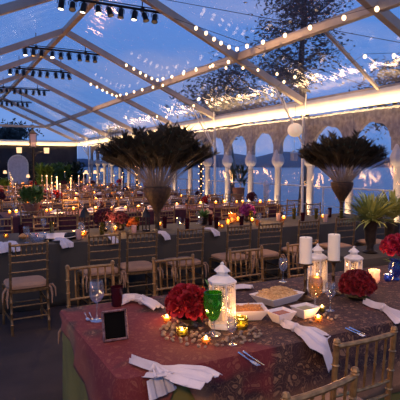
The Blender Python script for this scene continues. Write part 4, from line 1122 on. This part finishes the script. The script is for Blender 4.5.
iron_lantern(G(85, 233), 1.1, 'dark iron lantern on the grey table left of the plum flowers')
iron_lantern(G(146, 231), 1.0, 'dark iron lantern between the orange blossoms and the feather vase')
votive(G(83, 236), 'amber_glass', 'glowing amber votive at the foot of the left iron lantern', .045, .06, 1.0)
votive(G(80, 232), 'green_glass', 'green votive behind the left iron lantern', .035, .06, 0)
for px, py, lb in ((6, 238, 'at the far left end of the grey table'), (36, 237, 'left of the glass bowl on the grey table'), (222, 228, 'left of the orange jars')):
    votive(G(px, py), 'amber_glass', 'small amber votive ' + lb, .035, .055, .0)
# glass bowl and grey bundles at left
g_ = G(38, 243); m = MB(); m.lathe([(.05, 0), (.06, .01), (.10, .06), (.11, .11), (.105, .11), (.09, .06), (0, .02)], n=20, close=True, wob=lambda q: 1 + .02 * math.cos(12 * q)); tag(m.build('glass_bowl', M['glass'], loc=g_), 'cut glass bowl at the left of the grey table', 'bowl')
m = MB(); m.ball((0, 0, .045), .06, 10, 6, (1, 1, .6), None, .12); tag(m.build('bread_loaf', M['snack'], loc=G(24, 240)), 'brown bread loaf left of the glass bowl', 'bread')
# platter
g_ = G(58, 238); root = thing('serving_platter', 'long white platter on the grey table by the dark bundle', 'platter', g_)
m = MB(); m.lathe([(.15, 0), (.26, .03), (.25, .033), (.14, .008), (0, .008)], n=26, close=True); m.build('dish', M['porcelain'], root)
def E2(px, py, dz=0): p = at(px, py, TOP); return Vector((p.x, p.y, TOP + .002 + dz))
e_ = at(65, 243, TOP)
def hang(px, label, seed, y=GY0, w=.11):
    p = at(px, 165 + .94 * 490 / 6.2, TOP)
    d = ray(px, 240); t = y / d.y; x = d.x * t
    napkin([Vector((x - .06, y + .14, TOP + .004)), Vector((x - .03, y + .07, TOP + .012)), Vector((x, y + .01, TOP + .012)), Vector((x + .015, y - .055, TOP - .02)), Vector((x + .02, y - .070, TOP - .060))], [.06, .05, .05, w * .8, w * .7], label, seed, .022, fold=6)
hang(64, 'white napkin hanging off the grey table edge right of the lone left chair', 31)
hang(2, 'white napkin hanging off the grey table edge at the far left', 32)
hang(14, 'white napkin hanging off the grey table edge behind the lone left chair', 33, w=.07)
hang(112, 'white napkin hanging off the grey table edge below the plum flowers', 34, w=.07)
hang(164, 'white napkin hanging off the grey table edge below the centre feather vase', 35, w=.07)
hang(213, 'white napkin hanging off the grey table edge left of the orange jars', 36, w=.09)
# blue-black bundle
m = MB(); m.ball((0, 0, .04), .09, 12, 8, (1.2, .8, .55), None, .15); tag(m.build('dark_bundle', M['black'], loc=G(73, 238)), 'dark folded bundle on the grey table left of the iron lantern', 'bundle')
# glasses and votives scattered on the grey table
for k in range(18):
    x = .9 + k * .34; y = random.choice((GY0 + .22, GY1 - .25)) + random.uniform(-.05, .05)
    if abs(x - 2.72) < .15 or abs(x - 6.42) < .16: continue
    gl_far.place((x, y, TOP + .002), 0, 'wine glass standing on the grey table', 'glasses on the grey table')
for k in range(7):
    x = 1.5 + k * .75 + random.uniform(-.08, .08); y = GY0 + random.uniform(.35, .95)
    if abs(x - 2.72) < .18 or abs(x - 6.42) < .18: continue
    vot_far.place((x, y, TOP + .002), 0, 'small glowing votive among the flowers of the grey table', 'votives on the grey table')
random.seed(15)
for k in range(30):
    x = .85 + k * .205 + random.uniform(-.05, .05); y = GY0 + (.16 if k % 2 else .62) + random.uniform(-.05, .12)
    if abs(x - 2.72) < .16 or abs(x - 6.42) < .17: continue
    if k < 5:
        m = MB(); hh = random.uniform(.09, .2); m.lathe([(.025, 0), (.028, .005), (.036, hh), (.033, hh), (.025, .01), (0, .01)], n=10, close=True)
        tp = [tag(m.build('tumbler', M[g]), cat='tumbler') for g in (('wine_glass', 'amber_glass', 'olive_glass', 'pearl_glass', 'glass')[k],)][0]
        TP = globals().setdefault('TUMB', []); TP.append(Proto(tp)); kind = k
    else: kind = random.randrange(5)
    TUMB[kind].place((x, y, TOP + .002), 0, ('burgundy', 'amber', 'olive', 'frosted', 'clear')[kind] + ' tumbler standing on the grey table', ('burgundy', 'amber', 'olive', 'frosted', 'clear')[kind] + ' tumblers on the grey table')
lamp('candle_or_fill_light', 'POINT', (2.1, 6.5, TOP + .2), 7, AMBER, size=.05)
lamp('candle_or_fill_light', 'POINT', (4.7, 6.6, TOP + .25), 9, AMBER, size=.05)

# ------------------------------------------------------------------ far tables dressing
def make_far_plate():
    m = MB(); m.lathe([(.08, 0), (.13, .012), (.125, .016), (0, .008)], n=12, close=True); return tag(m.build('plate', M['porcelain']), cat='plate')
def make_far_napkin():
    m = MB(); N = 8; vs = []
    for i in range(N + 1):
        for j in range(N + 1):
            u, v = i / N * 2 - 1, j / N * 2 - 1
            vs.append((u * (.10 + .03 * abs(v)), v * .09, .02 + .035 * (1 - abs(u)) * (1 + .5 * math.sin(7 * v)) ))
    m.add(vs, [(i * (N + 1) + j, (i + 1) * (N + 1) + j, (i + 1) * (N + 1) + j + 1, i * (N + 1) + j + 1) for i in range(N) for j in range(N)])
    return tag(m.build('napkin', M['linen'], solid=.003), cat='napkin')
def make_taper():
    root = thing('taper_candlestick', '', 'candlestick')
    m = MB(); m.lathe([(.05, 0), (.05, .01), (.012, .03), (.010, .30), (.022, .32), (.018, .34)], n=10); m.build('stick', M['silver'], root)
    m = MB(); m.tube([(0, 0, .335), (0, 0, .64)], [.011, .009], 8); m.build('candle', M['wax'], root)
    m = MB(); m.ball((0, 0, .66), .009, 6, 5, (1, 1, 2)); m.build('flame', M['candleglow'], root)
    return root
plate_f, nap_f, taper = Proto(make_far_plate()), Proto(make_far_napkin()), Proto(make_taper())
protoF = {}
def farflower(mat, loc, s, label, group):
    if mat not in protoF:
        r_ = simple_flowers((0, 0, 0), .15, mat, '', .10, 'iron', 15); protoF[mat] = Proto(r_)
    protoF[mat].place(loc, random.uniform(0, 6), label, group, s)
CN = {'orange': 'orange', 'magenta': 'magenta', 'pale': 'blush', 'plum': 'plum', 'rose': 'red'}
random.seed(77)
for y, x0, x1, mt, od in ROWS:
    n = int((x1 - x0) / .62)
    for k in range(n):
        x = x0 + .35 + k * (x1 - x0 - .5) / (n - 1)
        z = TOP + .004
        if not seen(x, y + .4, z): continue
        if y < 19:
            plate_f.place((x, y + .2, z), 0, 'white plate set on the %s long table' % od, 'plates on the %s table' % od)
            nap_f.place((x + .0, y + .2, z + .015), random.uniform(-.5, .5), 'white folded napkin on a plate of the %s long table' % od, 'napkins on the %s table' % od)
            gl_far.place((x - .14, y + .30, z), 0, 'wine glass standing on the %s long table' % od, 'glasses on the %s table' % od)
            gl_far.place((x + .18, y + .26, z), 0, 'wine glass standing on the %s long table' % od, 'glasses on the %s table' % od)
        for q in range(2):
            vot_far.place((x + random.uniform(-.25, .25), y + random.uniform(.38, .85), z), 0, 'small glowing votive on the %s long table' % od, 'votives on the %s table' % od, random.uniform(.55, 1.3))
        if k % 2 == 0:
            mtl = random.choice(['orange', 'magenta', 'pale', 'plum', 'rose', 'plum'])
            farflower(mtl, (x + .3, y + .6, z), random.uniform(.5, .95), '%s flower centrepiece on the %s long table' % (CN[mtl], od), '%s centrepieces on the %s table' % (CN[mtl], od))
        if y > 12 and k % 2 == 1:
            taper.place((x, y + .55 + random.uniform(-.1, .1), z), 0, 'tall lit taper candlestick on the %s long table, place %s from its left end' % (od, ORD[k]), None, random.uniform(.7, 1.0))
    if y < 24: lamp('table_candle_glow', 'POINT', ((x0 + x1) / 2 - 1.2, y + .6, 1.25), 60, AMBER, size=.2)

# cluster of tall white tapers at left (seen left of centre) on the third/fourth tables
for k, (px, dpt) in enumerate(((47, 12.6), (52, 12.4), (57, 12.7), (60, 12.5), (79, 15.3), (84, 15.5), (90, 15.4), (114, 15.2))):
    d = ray(px, 190); t = dpt / d.y; taper.place((d.x * t, dpt, TOP + .004), 0, 'tall white taper left of the feather fan, %s of eight from the left' % ORD[k], None, (1.4, 1.4, (1.0, .75, .95, .7, .9, 1.0, .8, .9)[k]))

# leafy bush on the third table at left, palm tub by the wall, greenery near the end wall
def bushy(loc, r, h, label, n, mat='leaf', pot='terracotta', L=.2, w=.02, name='leafy_shrub', ph=.2):
    root = thing(name, label, 'plant', loc)
    m = MB(); m.lathe([(r * .35, 0), (r * .5, ph), (r * .44, ph), (0, ph * .6)], n=14, close=True); m.build('pot', M[pot], root)
    m = MB()
    for i in range(n):
        a = random.uniform(0, 6.283); q = random.random() ** .5; z = random.random()
        leaves(m, (math.cos(a) * r * q * .6, math.sin(a) * r * q * .6, ph + z * (h - ph) * .7), 3, L, w, .6, .3)
    m.tube([(0, 0, ph * .6), (0, 0, h * .6)], .02, 6)
    m.build('foliage', M[mat], root, smooth=False)
random.seed(90)
p = atY(33, 212, 9.6); bushy((p.x, 9.75, TOP + .004), .34, .55, 'round dark green bush in a pot on the third table at the left', 130, 'leaf', L=.17, w=.02)
bushy((CX - 1.05, 11.9, 0), .35, 1.75, 'slender green palm standing before the columns at the centre right', 40, 'darkleaf', L=.4, w=.018, name='potted_palm', ph=1.05)
for i, (px, Y, r, h, lb) in enumerate(((45, 23.5, .55, 2.1, 'large dark green shrub beyond the tables at the left'), (62, 28.2, .8, 2.2, 'dark green shrub right of the large left shrub'), (2, 20.1, .38, 1.4, 'green shrub at the far left edge'), (75, 30, 1.0, 2.3, 'dark green shrub near the far corner'))):
    d = ray(px, 180); t = Y / d.y; bushy((d.x * t, Y, 0), r, h, lb, 170, 'leaf' if i != 3 else 'darkleaf', L=.42 if i != 2 else .22, w=.06, ph=.4)
# ivy-wrapped lit pillars seen among the columns (greenery with tiny lights)
def ivy_post(loc, h, label):
    root = thing('ivy_post', label, 'post', loc)
    m = MB(); m.tube([(0, 0, 0), (0, 0, h)], .05, 8); m.build('post', M['bark'], root)
    m = MB()
    for i in range(60): leaves(m, (.05 * math.cos(i * 1.7), .05 * math.sin(i * 1.7), h * i / 60), 2, .12, .02, .2)
    m.build('ivy', M['leaf'], root, smooth=False)
    m = MB()
    for i in range(26): m.ball((.09 * math.cos(i * 2.1), .09 * math.sin(i * 2.1), h * (i + .5) / 26), .014, 5, 4)
    tag(m.build('fairy_lights', M['candleglow'], root), 'tiny warm fairy lights', kind='stuff')
for px, Y, h, lb in ((203, 15.0, 2.2, 'ivy-wrapped post with fairy lights right of the feather fan'), (137, 20, 1.9, 'ivy-wrapped post with fairy lights left of the feather vase')):
    d = ray(px, 180); t = Y / d.y; ivy_post((min(d.x * t, 8.0), Y, 0), h, lb)

# street-lamp style post with lanterns at left
d = ray(33, 150); t = 14.07 / d.y; LX = d.x * t
root = thing('lantern_post', 'black vine-wrapped post with a glass lantern head at the left', 'lamp post', (LX, 14.07, 0))
m = MB(); m.lathe([(.09, 0), (.09, .05), (.05, .12), (.03, .3), (.028, 2.15), (.05, 2.18)], n=12); m.build('pole', M['black'], root)
m = MB()
for i in range(70): leaves(m, (.03 * math.cos(i * 1.3), .03 * math.sin(i * 1.3), .8 + 1.3 * i / 70), 2, .07, .016, .2)
m.build('vine', M['darkleaf'], root, smooth=False)
for s in (-1, 1):
    m = MB(); m.tube([(0, 0, 1.95), (s * .15, 0, 2.06), (s * .36, 0, 2.08), (s * .36, 0, 2.02)], .012, 6); a_ = m.build('arm', M['black'], root)
    m = MB(); m.box((s * .36, 0, 2.10), (.11, .11, .15), taper=1.15); m.build('lamp_shade', M['shade'], a_, smooth=False)
m = MB()
for sx in (-1, 1):
    for sy in (-1, 1): m.tube([(sx * .07, sy * .07, 2.2), (sx * .09, sy * .09, 2.55)], .008, 5)
m.box((0, 0, 2.19), (.18, .18, .02)); m.box((0, 0, 2.56), (.22, .22, .02)); m.lathe([(.12, 2.57), (.03, 2.66), (0, 2.70)], n=4, ph=R(45)); m.build('lantern_head', M['black'], root)
m = MB(); m.lathe([(.088, 2.2), (.112, 2.55)], n=4, ph=R(45), close=True); m.build('lantern_glass', M['pearl_glass'], root, smooth=False)
# warm wall lamps near the end wall
for i, (px, py) in enumerate(((5, 172), (28, 176), (86, 172), (95, 172), (102, 170), (112, 170))):
    p = atY(px, py, 28.0 if i > 1 else 30.5); root = thing('floor_lamp', ['lamp with a warm shade at the far left', 'lamp with a warm shade right of the arched door', 'first warm lamp from the left near the far columns', 'second warm lamp from the left near the far columns', 'third warm lamp from the left near the far columns', 'fourth warm lamp from the left near the far columns'][i], 'lamp', (p.x, p.y, 0))
    m = MB(); m.lathe([(.14, 0), (.14, .02), (.015, .05), (.015, p.z - .1)], n=10); m.build('pole', M['iron'], root)
    m = MB(); m.lathe([(.11, p.z - .09), (.07, p.z + .09)], n=12, close=True); m.build('shade', M['shade'], root)
# paper ball and hanging box lantern by the eave
d = ray(295, 130); t = 7.9 / d.x; c = Vector((7.9, d.y * t, H + d.z * t))
root = thing('paper_lantern', 'round white paper lantern hanging by the eave left of the right feather fan', 'paper lantern', c)
m = MB(); m.lathe([(.03, -.17)] + [(.185 * math.cos(R(a)) + .004 * (i % 2), .175 * math.sin(R(a))) for i, a in enumerate(range(-75, 76, 10))] + [(.03, .17)], n=20); m.build('shade', pbr('paper', (.85, .76, .64), (.7, .6, .5), 6, .9, emit=(1, .66, .38), es=.35), root)
m = MB(); m.tube([(0, 0, .17), (0, 0, .62)], .004, 5); m.build('cord', M['black'], root)
d = ray(294, 157); t = 9.1 / d.x; c = Vector((9.1, d.y * t, H + d.z * t))
root = thing('hanging_lantern', 'small square white lantern hanging outside between two columns', 'lantern', c)
m = MB(); m.box((0, 0, 0), (.13, .13, .22), taper=1.2); m.build('body', M['pearl_glass'], root, smooth=False)
m = MB(); m.lathe([(.13, .11), (.02, .19), (0, .2)], n=4, ph=R(45)); m.tube([(0, 0, .19), (0, 0, .75)], .006, 5); m.build('cap', M['white'], root)
